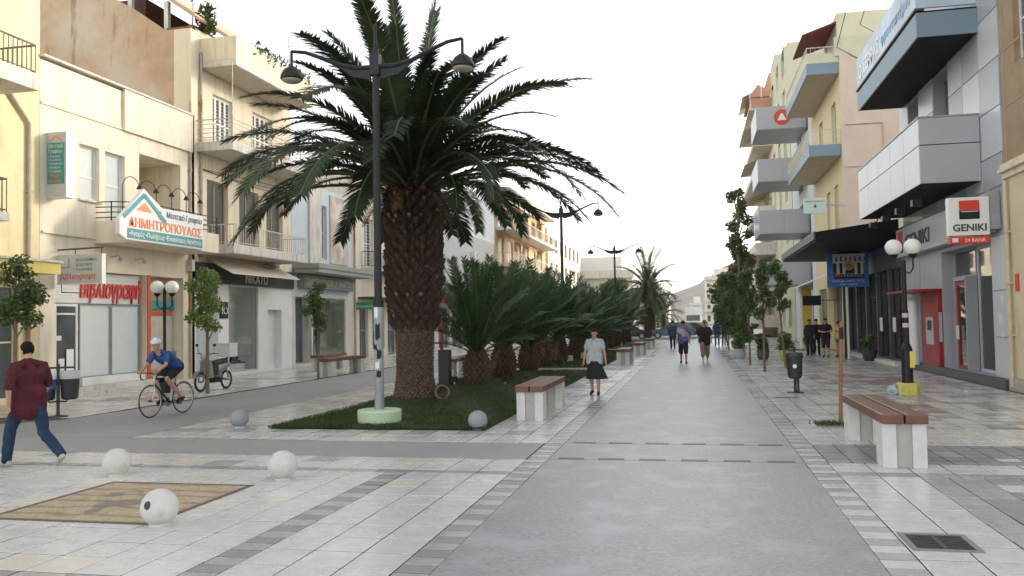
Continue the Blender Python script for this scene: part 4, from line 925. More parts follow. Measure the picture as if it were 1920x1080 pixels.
# ---- grey balcony building with round red emblem
B = Bld('grey_balcony_building', 'white building with stacked grey box balconies and a round red emblem', 'R', 55.02, 66)
ops = [(56.5,58,.1+q*3.4,2.6+q*3.4) for q in range(5)]+[(60,62,.1+q*3.4,2.6+q*3.4) for q in range(5)]
B.wall(M_wht, 0, 17.5, ops, depth=9)
for (a,c_,e,f) in ops: B.window(a,c_,e,f, mull=1, trans=0, m=M_grey)
for k,(z0,z1) in enumerate(((14.0,15.5),(10.6,12.1),(7.2,8.75),(3.9,5.4))):
    p = B.balcony(57.2,62.2,3.1,z0,z0+.12, M_pan); 
    b = B.mb(); b.box(57.2,62.2,2.98,3.1,z0+.12,z1).box(57.2,57.3,.0,2.98,z0+.12,z1); b.build('balcony_wall', M_pan, p)
    for q in range(2): panel(B, 57.2,1.55*(q+1),1.55*q,z0+.02,z1, M_pan, p, face='end')
    if k == 0:
        em = MB(TR); em.tube([(57.16,1.5,14.75),(57.12,1.5,14.75)], .5, 24); e1 = em.build('round_emblem', M_redl, p); em = MB(TR); em.prism([(57.11,0),(57.11,0)], 'z', 0, 0) if False else None
        b = MB(); yy = 57.1; cx = XR-1.5; b.prism([(cx-.28,14.55),(cx+.28,14.55),(cx+.05,14.98),(cx-.08,14.98)], 'y', yy, yy+.015); b.build('emblem_mark', M_signw, p)
B = Bld('cream_tower', 'tall plain cream block with salmon roof balconies behind the grey balconies', 'R', 66.5, 98)
ops = [(69+k*4.5,71+k*4.5,1+q*3.3,3.2+q*3.3) for k in range(6) for q in range(7)]
B.wall(M_fade, 0, 22.5, ops, depth=10)
b = MB(); b.box(XR,XR+6,76,80,22.5,24.5); b.build('roof_room', M_fade, B.o)
for k,(a,c_,e,f) in enumerate(ops): B.window(a,c_,e,f, mull=0, trans=0, m=M_white, pane=M_curtain if k%4==1 else M_glass)
M_sal2 = mat('salmon_plaster',(0.58,0.30,0.22),.9,.08,1)
for q in range(7):
    p = B.balcony(80,97.5,2.0-(q%2)*.3,.9+q*3.3,1.1+q*3.3, M_slabw)
    B.box('balcony_wall', M_sal2 if q>4 else M_slabw, 80,97.5,1.6-(q%2)*.3,1.75-(q%2)*.3,1.101+q*3.3,2.0+q*3.3, p); B.box('balcony_wall', M_sal2 if q>4 else M_slabw, 80,80.1,0.02,1.6-(q%2)*.3,1.101+q*3.3,2.0+q*3.3, p)
    b = B.mb(); b.add([(84,.05,4.1+q*3.3),(92,.05,4.1+q*3.3),(92,2.3,3.2+q*3.3),(84,2.3,3.2+q*3.3)], [(0,1,2,3)]); b.build('awning', mat('canvas_cream',(0.66,0.60,0.50),.9,.06), B.o)
b = MB()
b.prism([(XR-1.9,22.4),(XR-1.0,23.6),(XR-.4,23.2),(XR,24.6),(XR+2,24.6),(XR+2,22.4)], 'y', 82, 90); b.build('roof_terrace', M_sal2, B.o)
for x in (XR-1.8,XR-.8,XR+.6): b = MB(); b.tube([(x,81,21),(x,81,25.6)], .05, 6); b.build('aerial', M_white, B.o)

cb = thing('overhead_cable', 'thin drooping black cables between the roofs on the right', 'cable', (XR-.2,44,15)); 
for k,(p0,p1) in enumerate((((XR+2.2,44.3,24),(XR-.1,44.4,15.2)),((XR+3.4,44.2,24),(XR+1.0,44.3,16.2)))):
    b = MB(); b.tube([Vector(p0),Vector(p0).lerp(Vector(p1),.5)+Vector((0,0,-.2)),Vector(p1),Vector(p1)+Vector((1.2,0,-.8))], .02, 5); b.build('cable', M_black, cb)
# ------------------------------------------------------------------ street furniture
M_conc = mat('bench_concrete',(0.60,0.60,0.58),.8,.07,6,bump=.15,bscale=60,stain=(0.42,0.41,0.38),stainpos=(.55,.75))
M_conc2 = mat('bench_panel',(0.40,0.385,0.36),.85,.08,8,bump=.15,bscale=60)
M_wood = mat('bench_timber',(0.155,0.070,0.038),.55,.28,3,bump=.15,bscale=25,stain=(0.15,0.065,0.035),stainpos=(.48,.7),stscale=(9,.8,9))
M_wood2 = mat('bench_edge_highlight',(0.44,0.30,0.16),.6,.2,6)
def make_bench():
    o = thing('bench', 'x', 'bench', (0,0,0), group='timber and concrete benches along the promenade')
    Ln = 2.75
    for y0 in (0.0, Ln-.40):
        leg = MB().box(-.25,-.09,y0,y0+.38,0,.535).build('leg', M_conc, o, bevel=.008, world=False)
        MB().box(-.088,.088,y0+.03,y0+.35,0,.53).build('infill', M_conc2, leg, world=False)
        MB().box(.09,.25,y0,y0+.38,0,.535).build('leg', M_conc, o, bevel=.008, world=False)
    for x0 in (-.265,.012):
        pl = MB().box(x0,x0+.253,-.05,Ln+.03,.537,.645).build('plank', M_wood, o, bevel=.012, world=False)
        MB().box(x0+.0,x0+.022,-.045,Ln+.025,.646,.649).build('edge_highlight', M_wood2, pl, world=False)  # pale strip paints the highlight along the plank's edge
    return o
bench0 = make_bench()
BEN = [((2.44,11.06),0,'timber-topped bench near the drain grate, right of the path'),
       ((-3.02,15.6),0,'timber-topped bench beside the lawn next to the grey stone ball'),
       ((-2.85,34.7),0,'timber-topped bench past the walking woman, first of the far row'),
       ((-2.80,43.6),0,'second far bench along the lawn edge'),
       ((-2.75,52.8),0,'third far bench along the lawn edge near blue car'),
       ((-8.05,27.2),0,'bench half hidden behind the big palm trunk'),
       ((-12.9,28.4),R(-4),'bench beside the slim tree across the road on the left'),
       ((-14.6,31.4),R(4),'bench in front of the clothes shop window')]
for i,(p_,rz,lab) in enumerate(BEN):
    o = bench0 if i == 0 else copy_tree(bench0); o.location = (*p_,0.002); o.rotation_euler.z = rz; o['label'] = lab
# stone balls
M_marb = mat('ball_marble',(0.55,0.545,0.52),.5,.10,5,bump=.08,bscale=30,stain=(0.40,0.37,0.32),stainpos=(.56,.78),stscale=(3,3,3))
M_gran = mat('ball_granite',(0.27,0.285,0.30),.7,.15,90,bump=.1,bscale=120)
for (x,y,r,m_,lab) in ((-7.17,9.55,.172,M_marb,'white stone ball at the far left corner of the mosaic'),(-4.89,9.53,.175,M_marb,'white stone ball at the far right corner of the mosaic'),(-4.95,7.2,.172,M_marb,'white stone ball with a black hole in its side at mosaic corner'),
        (-8.19,14.3,.168,M_gran,'grey stone ball left of the lawn tip'),(-3.68,14.28,.168,M_gran,'grey stone ball at the lawn corner by the bench'),(-3.35,40.5,.168,M_gran,'distant grey stone ball beside the far lawn edge')):
    o = thing('stone_ball', lab, 'bollard', (x,y,0), group='stone ball bollards')
    MB().sphere((x,y,r*.97),r,32,20).build('ball', m_, o, smooth=True)
    MB().lathe([(r*.55,0.0),(r*.55,.02),(r*.42,.05)],20,(x,y,.002)).build('foot', M_conc, o)
    if 'hole' in lab:
        d = Vector((-.10,-.92,.28)).normalized(); c = Vector((x,y,r*.97))+d*(r-.008); b = MB(); b.tube([c,c+d*.012],[.042,.036],18,sx=.85); b.build('hole', M_dark, o)  # no recess: a raised dark disc paints the hole's shaded inside
# main lamp posts
M_lampd = mat('lamp_dark_green',(0.018,0.021,0.023),.45,.2,6,spec=.3)
M_lampg = mat('lamp_galvanised',(0.34,0.355,0.37),.5,.12,5,stain=(0.20,0.21,0.22),stainpos=(.5,.7))
M_lens = mat('lamp_lens',(0.42,0.40,0.34),.25,.1,8)
def make_lamp(detail=True):
    o = thing('double_street_lamp', 'x', 'street lamp', (0,0,0), group='double-armed street lamps along the palm row')
    MB().lathe([(.40,0),(.405,.22),(.39,.25),(.0001,.255)],36).build('base', mat('mint_concrete',(0.50,0.60,0.43),.85,.08,5,stain=(0.33,0.38,0.27),stainpos=(.55,.75)), o, world=False, bevel=.0)
    MB().tube([(0,0,.25),(0,0,2.2)],.088,14).build('lower_post', M_lampg, o, world=False, smooth=False)
    MB().tube([(0,0,2.2),(0,0,4.5),(0,0,7.0)],[.072,.068,.062],14).build('post', M_lampd, o, world=False)
    MB().lathe([(.10,2.14),(.10,2.26),(.08,2.28)],14).build('collar', M_lampd, o, world=False)
    MB().tube([(0,0,7.0),(0,0,7.48)],.032,8).build('spike', M_lampd, o, world=False)
    b = MB(); b.box(-.09,.09,-.09,.09,6.5,6.9); b.build('head_bracket', M_lampd, o, world=False)
    for s in (-1,1):
        pts = [(s*x,0,z) for (x,z) in ((.05,6.66),(.35,6.66),(.7,6.74),(1.05,6.90),(1.4,7.04),(1.68,7.08))]
        arm = MB().tube(pts,[.05,.05,.045,.04,.035,.03],10).build('arm', M_lampd, o, world=False)
        b = MB(); b.add([(s*.09,-.02,6.64),(s*.75,-.02,6.72),(s*.45,-.02,6.50),(s*.09,-.02,6.42),(s*.09,.02,6.64),(s*.75,.02,6.72),(s*.45,.02,6.50),(s*.09,.02,6.42)], [(0,1,2,3),(7,6,5,4),(0,4,5,1),(1,5,6,2),(2,6,7,3)]); b.build('gusset', M_lampd, arm, world=False)
        MB().tube([(s*1.68,0,7.08),(s*1.68,0,6.78)],.028,8).build('drop', M_lampd, arm, world=False)
        h = MB().lathe([(.03,.0),(.07,-.02),(.15,-.08),(.205,-.17),(.215,-.25),(.20,-.27)],24,(s*1.68,0,6.80)).build('lamp_head', M_lampd, o, world=False, smooth=True)
        MB().sphere((s*1.68,0,6.53),.19,20,8,(1,1,.35)).build('lens', M_lens, h, world=False, smooth=True)
    return o
lamp0 = make_lamp()
for i,(x,y,rz,lab) in enumerate(((-5.74,15.0,R(2),'tall double-armed street lamp standing on the lawn before the big palm'),(-5.75,38,R(0),'middle double-armed street lamp rising above the small palms'),(-5.35,60,R(0),'farthest double-armed street lamp beside the tall far palm'))):
    o = lamp0 if i == 0 else copy_tree(lamp0); o.location = (x,y,0.02); o.rotation_euler.z = rz; o['label'] = lab
# stickers and torn paper on the near post
pp = [c_ for c_ in lamp0.children if c_.name.startswith('lower_post')][0]
r6 = random.Random(9)
for (z,hh,aa,dark) in ((1.95,.3,-1.9,0),(1.55,.28,-1.5,1),(1.2,.16,-1.2,1),(1.0,.14,-1.7,0),(.85,.12,-1.3,1),(1.35,.1,-2.2,1)):
    b = MB(); vs=[]; n=7
    for j in range(2):
        for k in range(n):
            a = aa+(k-(n-1)/2)*.17; vs.append((.0895*math.cos(a),.0895*math.sin(a),z+(hh if j else 0)+r6.uniform(-.03,.03)))
    b.add(vs,[(k,k+1,n+k+1,n+k) for k in range(n-1)]); b.build('torn_sticker', M_black if dark else M_signw, pp, world=False, recalc=False)
# twin globe lamps
M_globe = mat('opal_globe',(0.80,0.80,0.78),.25,.03,3)
def globe_lamp(lab, x,y, yellow, rz=0):
    o = thing('twin_globe_lamp', lab, 'street lamp', (x,y,0), rz, group='twin globe lamps')
    if yellow:
        b = MB(); b.lathe([(.27,0),(.27,.24),(.24,.27)],8); b.build('base', mat('yellow_concrete',(0.58,0.52,0.13),.85,.15,6,stain=(0.38,0.35,0.16),stainpos=(.5,.7)), o, world=False)
        MB().tube([(0,0,.26),(0,0,1.05)],.125,16).build('lower_post', M_black, o, world=False)
        MB().lathe([(.125,1.05),(.10,1.12),(.06,1.2)],16).build('collar', M_black, o, world=False)
        MB().box(.06,.16,-.145,-.126,.62,1.0).build('notice', mat('yellow_notice',(0.62,0.55,0.08),.5), o, world=False)
        for z in (1.55,1.78): MB().lathe([(.0725,z),(.0725,z+.1)],14).build('tape', mat('pink_tape',(0.62,0.42,0.36),.6), o, world=False)
        MB().tube([(0,0,1.2),(0,0,1.95)],.07,14).build('post', M_black, o, world=False)
        MB().tube([(0,0,1.95),(0,0,3.1)],.05,12).build('upper_post', M_black, o, world=False)
    else:
        MB().lathe([(.16,0),(.16,.12),(.09,.5),(.05,.6)],14).build('base', M_black, o, world=False); MB().tube([(0,0,.6),(0,0,3.0)],.045,12).build('post', M_black, o, world=False)
    zt = 3.42 if yellow else 3.0
    for s in (-1,1):
        MB().tube([(0,0,zt-.55),(s*.12,0,zt-.62),(s*.2,0,zt-.5),(s*.2,0,zt-.22)],.02,8).build('arm', M_black, o, world=False)
        h = MB().lathe([(.05,-.26),(.09,-.2),(.10,-.16)],14,(s*.2,0,zt)).build('globe_cup', M_black, o, world=False)
        MB().sphere((s*.2,0,zt),.19,28,18).build('globe', M_globe, o, world=False, smooth=True)
    return o
globe_lamp('twin globe lamp on a yellow base outside the bank', 4.81,21.3, True, R(-12))
globe_lamp('twin globe lamp in front of the stationery shop passage', -14.75,21.7, False, R(25))
globe_lamp('distant twin globe lamp under the dark palm row', -8.3,43.5, False, R(0))
# litter bins
M_binb = mat('bin_plastic',(0.022,0.024,0.027),.45,.2,8)
def bin_(lab, x,y,rz,two=False):
    o = thing('litter_bin', lab, 'litter bin', (x,y,0), rz, group='litter bins')
    MB().lathe([(.20,0),(.20,.02),(.06,.04)],18).build('base', M_binb, o, world=False)
    MB().tube([(0,0,.03),(0,0,1.12)],.035,10).build('post', M_binb, o, world=False)
    MB().box(-.30 if two else -.24,.30 if two else .24,-.02,.02,1.02,1.06).build('top_bar', M_binb, o, world=False)
    if not two: MB().tube([(.07,0,.03),(.07,0,.5)],.03,10).build('post', M_binb, o, world=False)
    for s in ((-1,1) if two else (0,)):
        cx = s*.22; bd = MB().lathe([(.13,.36),(.165,.40),(.19,.80),(.195,.86),(.17,.86),(.16,.5)],20,(cx,-.0 if two else -.12,0),1,.85).build('bucket', M_binb, o, world=False, smooth=False)
        if two:
            MB().lathe([(.192,.80),(.2,.87),(.2,.96),(.19,.97)],20,(cx,0,0),1,.85).build('lid', M_signg if s>0 else M_signw, bd, world=False)
            if s < 0: MB().lathe([(.176,.6),(.194,.79)],20,(cx,0,0),1.01,.86).build('band', mat('bin_blue',(0.04,0.13,0.36),.5), bd, world=False)
            b = MB(); b.tube([(cx,-.17,.42),(cx*.7,-.18,.33),(cx*.2,-.05,.33)],.018,8); b.build('bracket', M_binb, bd, world=False)
        else:
            MB().lathe([(.20,.86),(.205,.9),(.19,.98),(.05,1.0)],20,(0,-.12,0),1,.85).build('lid', M_binb, bd, world=False)
            b = MB(); b.tube([(0,-.28,.66),(0,-.30,.66)],.05,14); b.build('badge', M_signw, bd, world=False)
    return o
bin_('double litter bin with a blue-banded bucket behind the walking man', -13.24,15.75,R(38),True)
bin_('black litter bin on the right pavement before the slim trees', 2.36,21.7,R(-6))
bin_('black litter bin far back among the palm trunks', -7.3,41.6,0,True)
o = thing('black_post_box', 'upright black box standing behind the big palm trunk', 'box', (-7.2,24.3,0)); MB().box(-7.42,-7.08,24.2,24.5,0,1.05).build('body', M_binb, o, bevel=.02); MB().box(-7.38,-7.3,24.3,24.38,1.05,2.0).build('post', M_bred, o)
o = thing('clay_pot', 'clay pot lying on its side at the foot of the big palm', 'pot', (-5.95,19.75,.15), 0)
b = MB(); b.lathe([(.12,-.22),(.17,-.1),(.19,.1),(.16,.19),(.18,.23),(.15,.23),(.13,.05),(.11,-.15)],18); me_o = b.build('body', mat('old_clay',(0.20,0.16,0.12),.9,.2,6), o, world=False, smooth=True); me_o.rotation_euler = (R(75),0,R(15))
o = thing('ground_spotlight', 'small pale green spotlight on the lawn between the far palms', 'lamp', (-4.9,38.5,0)); MB().box(-5.05,-4.75,38.4,38.55,.12,.38).build('head', mat('mint_lamp',(0.5,0.6,0.42),.6), o, bevel=.02); MB().tube([(-4.9,38.48,0),(-4.9,38.48,.13)],.025,8).build('stalk', M_black, o)
for (x,y,lab) in ((-5.35,24.0,'small black spotlight at the foot of the first small palm'),(-6.9,24.1,'small black spotlight on the road side of the first small palm')):
    o = thing('ground_spotlight', lab, 'lamp', (x,y,0)); MB().box(x-.08,x+.08,y-.07,y+.07,.12,.28).build('head', M_black, o, bevel=.01); MB().tube([(x,y,.0),(x,y,.13)],.02,8).build('stalk', M_signw, o)
# drain grates
def grate(lab, x0,x1,y0,y1,nb):
    o = thing('drain_grate', lab, 'drain grate', ((x0+x1)/2,(y0+y1)/2,0)); mf = mat('cast_frame',(0.22,0.22,0.21),.7,.15,12); mbk = mat('cast_bar',(0.06,0.055,0.05),.7,.3,12)
    b = MB(); e=.045; b.box(x0,x1,y0,y0+e,-.01,.012).box(x0,x1,y1-e,y1,-.01,.012).box(x0,x0+e,y0+e,y1-e,-.01,.012).box(x1-e,x1,y0+e,y1-e,-.01,.012); b.build('frame', mf, o)
    MB().box(x0+e,x1-e,y0+e,y1-e,-.01,.0045).build('pit_shade', M_dark, o)  # flat dark sheet above the tiles paints the shade between the bars
    xm = (x0+x1)/2; MB().box(xm-.02,xm+.02,y0+e,y1-e,.0046,.0115).build('bar', mbk, o)
    for s in (0,1):
        a = x0+e if s == 0 else xm+.02; c_ = xm-.02 if s == 0 else x1-e
        for k in range(nb): yy = y0+e+(y1-y0-2*e)*(k+.5)/nb; MB().box(a,c_,yy-.011,yy+.011,.0046,.011).build('bar', mbk, o)
grate('cast iron drain grate in the white tiles at lower right', 1.63,2.15,7.24,7.79,8)
grate('narrow drain grate farther along the right pavement', 1.73,2.29,20.22,20.48,4)
# tree stake by the right-hand bench
o = thing('tree_stake', 'reddish wooden stake standing behind the right-hand bench', 'stake', (2.42,15.5,0)); b = MB(); b.tube([(2.40,15.45,0),(2.47,15.5,1.75)],[.032,.030],8); b.build('stake', mat('stake_wood',(0.24,0.12,0.06),.7,.2,4,stain=(0.2,0.1,0.05),stscale=(6,6,.6)), o); b = MB(); b.lathe([(.04,0),(.04,.2)],10,(2.465,15.495,1.45)); b.build('tie', M_black, o)
b = MB(); r7 = random.Random(2)
for k in range(160):
    x = 2.2+r7.gauss(0,.13); y = 15.4+r7.gauss(0,.12); b.add([(x,y,.004),(x+.015,y,.004),(x+r7.gauss(0,.03),y+r7.gauss(0,.03),.05+r7.random()*.05)],[(0,1,2)])
tag(b.build('weeds', m_grass, recalc=False), 'tuft of green weeds at the foot of the wooden stake', 'weeds', kind='stuff')
MB().box(1.98,2.62,15.1,15.75,-.005,.0035).build('tree_pit', mat('tree_pit',(0.12,0.12,0.10),.9,.3,9), pav)
o = thing('plastic_bag', 'crumpled white plastic bag beside the yellow lamp base', 'bag', (4.5,21.2,0)); b = MB(); b.sphere((4.5,21.25,.10),.15,16,10,(1,.8,.7))
for v in b.v: v += Vector((r7.gauss(0,.022),r7.gauss(0,.022),r7.gauss(0,.022)))
b.build('bag', mat('thin_plastic',(0.45,0.49,0.54),.35,.15,9), o); MB().box(4.62,4.69,21.15,21.2,0,.12).build('carton', M_redl, o)
# ------------------------------------------------------------------ palms and trees
M_frond = mat('palm_leaflet',(0.026,0.045,0.021),.5,.35,1.1,spec=.3,trans=True)
M_frond2 = mat('palm_leaflet_fresh',(0.046,0.092,0.034),.5,.45,1.1,spec=.35,trans=True)
M_frond3 = mat('palm_leaflet_light',(0.045,0.07,0.03),.45,.35,1.1,spec=.35,trans=True)
M_rach = mat('palm_rachis',(0.10,0.115,0.05),.55,.2,3)
M_dry = mat('palm_dry',(0.20,0.12,0.06),.8,.3,4)
M_trunk = mat('palm_trunk',(0.062,0.040,0.030),.95,.4,6,bump=.5,bscale=30)
M_trunk2 = mat('palm_trunk_low',(0.15,0.105,0.075),.95,.4,9,bump=.6,bscale=40)
M_cut = mat('palm_cut_base',(0.22,0.135,0.10),.9,.35,7)
def frond_mesh(L, e0, bend, seed, n=64, width=.46, mats=None, lift=.5, wr=.026):
    """One pinnate leaf: arching rachis with two rows of narrow, forward-swept leaflets in a V."""
    r = random.Random(seed); b = MB(); S = 18; pts=[]; tans=[]; p = Vector((0,0,0)); side = r.uniform(-.12,.12)
    for i in range(S+1):
        t = i/S; el = R(e0) - R(bend)*(t**1.5); az = side*t*t
        d = Vector((math.cos(el)*math.cos(az), math.cos(el)*math.sin(az), math.sin(el))); pts.append(p.copy()); tans.append(d); p = p + d*(L/S)
    b.cur = 1; b.tube(pts, [ .045*(L/4.5)*(1-.85*i/S)+.004 for i in range(S+1)], 5)
    b.cur = 0
    def at(t):
        f = t*S; i = min(S-1,int(f)); k = f-i; return pts[i].lerp(pts[i+1],k), tans[i].lerp(tans[min(S,i+1)],k).normalized()
    t0 = .12
    for k in range(n):
        t = t0+(1-t0)*(k+r.random()*.5)/n
        P0, T = at(t); Sd = T.cross(Vector((0,0,1)))
        if Sd.length < 1e-3: Sd = Vector((0,1,0))
        Sd.normalize(); Nn = Sd.cross(T).normalized()
        ln = width*(.45+.55*min(1,(t-t0)/.18))*(1-.45*max(0,(t-.55)/.45)**2)*r.uniform(.86,1.1)
        for s in (-1,1):
            sw = .6+.5*t+r.uniform(-.12,.12)
            D = (Sd*s + T*sw + Nn*(lift+r.uniform(-.18,.18))).normalized()
            w_ = Nn.cross(D); w_ = w_.normalized() if w_.length>1e-3 else T
            q = wr*r.uniform(.8,1.15); m_ = P0+D*ln*.5+Vector((0,0,-.01)); tip = P0+D*ln+Vector((0,0,-.16*ln))
            b.add([tuple(P0-w_*q*.5),tuple(P0+w_*q*.5),tuple(m_+w_*q*.55),tuple(m_-w_*q*.55),tuple(tip)], [(0,1,2,3),(3,2,4)])
    return b.mesh('frond', mats or [M_frond,M_rach], recalc=False)
# --- the big palm
bp_x, bp_y = -6.72, 20.0
PALM = thing('big_palm', 'large date palm with a thick scaly trunk behind the near street lamp', 'palm tree', (bp_x,bp_y,0))
prof = [(0,.58),(.25,.50),(.6,.455),(1.2,.455),(1.7,.475),(2.3,.53),(2.9,.61),(3.6,.64),(4.2,.62),(4.8,.58),(5.25,.50),(5.6,.30)]
def trad(z):
    for i in range(len(prof)-1):
        if prof[i][0] <= z <= prof[i+1][0]: t = (z-prof[i][0])/(prof[i+1][0]-prof[i][0]); return prof[i][1]*(1-t)+prof[i+1][1]*t
    return prof[-1][1]
MB().lathe([(trad(5.6*i/44)*.97,5.6*i/44) for i in range(45)],36).build('trunk', M_trunk, PALM, world=False, smooth=True)
r8 = random.Random(4)
b1 = MB(); b2 = MB(); row = 0; z = .06
while z < 5.3:
    low = z < 1.75; rad = trad(z)
    n = int(2*math.pi*rad/(.105 if low else .23)); 
    for k in range(n):
        a = 2*math.pi*(k+(row%2)*.5)/n + r8.uniform(-.04,.04); zz = z+r8.uniform(-.02,.02)
        hw = (.055 if low else .125)*r8.uniform(.85,1.1); hh = (.045 if low else .24)*r8.uniform(.85,1.15); pr = (.03 if low else .15)*r8.uniform(.6,1.35)
        if not low and z > 4.0: pr *= 1.25
        def Q(da, dz, dr):
            rr_ = trad(max(0,min(5.6,zz+dz)))*.96+dr; return (rr_*math.cos(a+da/rad), rr_*math.sin(a+da/rad), zz+dz)
        vs = [Q(-hw,0,0),Q(hw,0,0),Q(0,-hh*.7,0),Q(0,hh,.01),Q(-hw*.38,hh*.42,pr),Q(hw*.38,hh*.42,pr),Q(0,hh*.15,pr*.9),Q(0,hh*.62,pr)]
        tgt = b2 if low else b1
        tgt.cur = 0; tgt.add(vs, [(0,2,6,4),(2,1,5,6),(1,3,7,5),(3,0,4,7)])
        tgt.cur = 1 if r8.random() < (.35 if z>4.1 else .10 if not low else .25) else 0
        tgt.add([vs[4],vs[6],vs[5],vs[7]], [(0,1,2,3)])
    z += .048 if low else .135; row += 1
struct(b1.build('leaf_bases', [M_trunk,M_cut], PALM, world=False, recalc=False), 'stuff'); struct(b2.build('trunk_scales', [M_trunk2,M_cut], PALM, world=False, recalc=False), 'stuff')
classes = [(85,16,4.8),(68,46,4.5),(50,70,4.9),(35,82,5.3),(23,86,5.4),(14,80,4.9)]
FM = [[frond_mesh(L*f, e, bd*g_, i*10+j, n=112, width=.56, wr=.042, lift=.22, mats=[M_frond3 if j==2 else M_frond,M_rach]) for j,(f,g_) in enumerate(((1,.8),(.93,1.05),(1.03,.95)))] for i,(e,bd,L) in enumerate(classes)]
cnt = [7,13,18,23,20,8]; gi = 0
for ci,nf in enumerate(cnt):
    for k in range(nf):
        az = 2*math.pi*(k+.5*(ci%2))/nf + r8.uniform(-.2,.2) + ci*.7
        o = link('frond', FM[ci][r8.randrange(3)], PALM, (.16*math.cos(az),.16*math.sin(az),5.42-.07*ci+r8.uniform(-.06,.06)), (r8.uniform(-.25,.25),r8.uniform(-.07,.07),az), r8.uniform(.80,1.06))
DM = frond_mesh(2.2,-10,60,99,n=40,width=.3,mats=[M_dry,M_dry])
for k in range(13): az = k*.9+r8.random()*.4; link('dry_frond', DM, PALM, (.3*math.cos(az),.3*math.sin(az),5.15), (r8.uniform(-.3,.3),0,az), r8.uniform(.4,.8))
# --- row of small palms
SM = [[frond_mesh(L, e, bd, 200+i*10+j, n=44, width=.40, wr=.034, mats=[M_frond2,M_rach], lift=.35) for j in range(2)] for i,(e,bd,L) in enumerate(((85,10,2.75),(74,24,2.85),(60,38,2.8),(44,46,2.3),(28,46,1.7)))]
b = MB(); b.lathe([(.30,0),(.37,.15),(.40,.45),(.36,.75),(.27,1.0),(.16,1.25)],20); STM = b.mesh('trunk', M_trunk, smooth=True)
b = MB(); 
for rw in range(9):
    for k in range(14):
        a = 2*math.pi*(k+(rw%2)*.5)/14; z = .06+rw*.11; rd = (.33,.38,.40,.41,.40,.385,.35,.31,.27)[rw]
        f = lambda da,dz,dr: ((rd+dr)*math.cos(a+da),(rd+dr)*math.sin(a+da),z+dz)
        b.add([f(-.2,0,-.02),f(0,-.06,-.02),f(.2,0,-.02),f(0,.13,-.03),f(0,.06,.06)], [(0,1,4),(1,2,4),(2,3,4),(3,0,4)])
SBM = b.mesh('leaf_bases', [mat('palm_stub',(0.13,0.085,0.06),.95,.4,8)], recalc=False)
ys = [24.4,27.6,30.7,34.3,37.3,40.8,44.5,48.3,51.6,55.5,59.5,64,69]
xs_ = [-6.28,-6.2,-5.95,-6.1,-5.87,-5.6,-5.7,-5.6,-5.5,-5.5,-5.4,-5.4,-5.3]
ordn = ['first','second','third','fourth','fifth','sixth','seventh','eighth','ninth','tenth','eleventh','twelfth','thirteenth']
joinb = None
for i,(x,y) in enumerate(zip(xs_,ys)):
    o = thing('small_palm', ordn[i]+' small stubby palm of the row counted from the big palm', 'palm tree', (x,y,0), r8.uniform(0,6.28), 'small palms on the lawn')
    s = r8.uniform(.86,1.06)
    link('trunk', STM, o, sc=s); struct(link('leaf_bases', SBM, o, sc=s), 'stuff')
    for ci,nf in enumerate((7,10,11,8,4)):
        for k in range(nf):
            az = 2*math.pi*(k+.5*(ci%2))/nf+r8.uniform(-.25,.25)+ci
            link('frond', SM[ci][r8.randrange(2)], o, (.08*math.cos(az),.08*math.sin(az),(1.12-.05*ci)*s), (r8.uniform(-.3,.3),r8.uniform(-.1,.1),az), s*r8.uniform(.86,1.05))
for o in [q for q in col.objects if q.name.startswith('small_palm')][:6]:
    for k in range(3): az = r8.uniform(0,6.28); link('dry_frond', DM, o, (.2*math.cos(az),.2*math.sin(az),.95), (r8.uniform(-.3,.3),0,az), r8.uniform(.4,.7))
# --- far tall palms
TMs = [frond_mesh(L,e,bd,300+i,n=36,width=.42,wr=.045,mats=[mat('far_palm_leaflet',(0.10,0.115,0.05),.55,.3,.6,trans=True),M_rach]) for i,(e,bd,L) in enumerate(((80,30,3.6),(55,60,3.6),(30,80,3.5),(5,75,3.2),(-25,50,2.6)))]
for j,(x,y,h_,lab,sc_) in enumerate(((-3.9,74,4.6,'tall slim palm rising above the far end of the palm row',1.0),(-4.3,92,4.0,'shorter palm behind the tall far palm',.9),(-3.7,108,2.5,'low palm near the far end of the street',.9))):
    o = thing('far_palm', lab, 'palm tree', (x,y,0)); MB().tube([(0,0,0),(.1,0,h_*.5),(0,0,h_)],[.32,.25,.3],12).build('trunk', M_trunk, o, world=False)
    for ci,nf in enumerate((8,13,15,14,10)):
        for k in range(nf):
            az = 2*math.pi*(k+.5*(ci%2))/nf+r8.uniform(-.2,.2)+ci; link('frond', TMs[ci], o, (0,0,h_-.05*ci), (r8.uniform(-.2,.2),0,az), sc_*r8.uniform(.88,1.05))
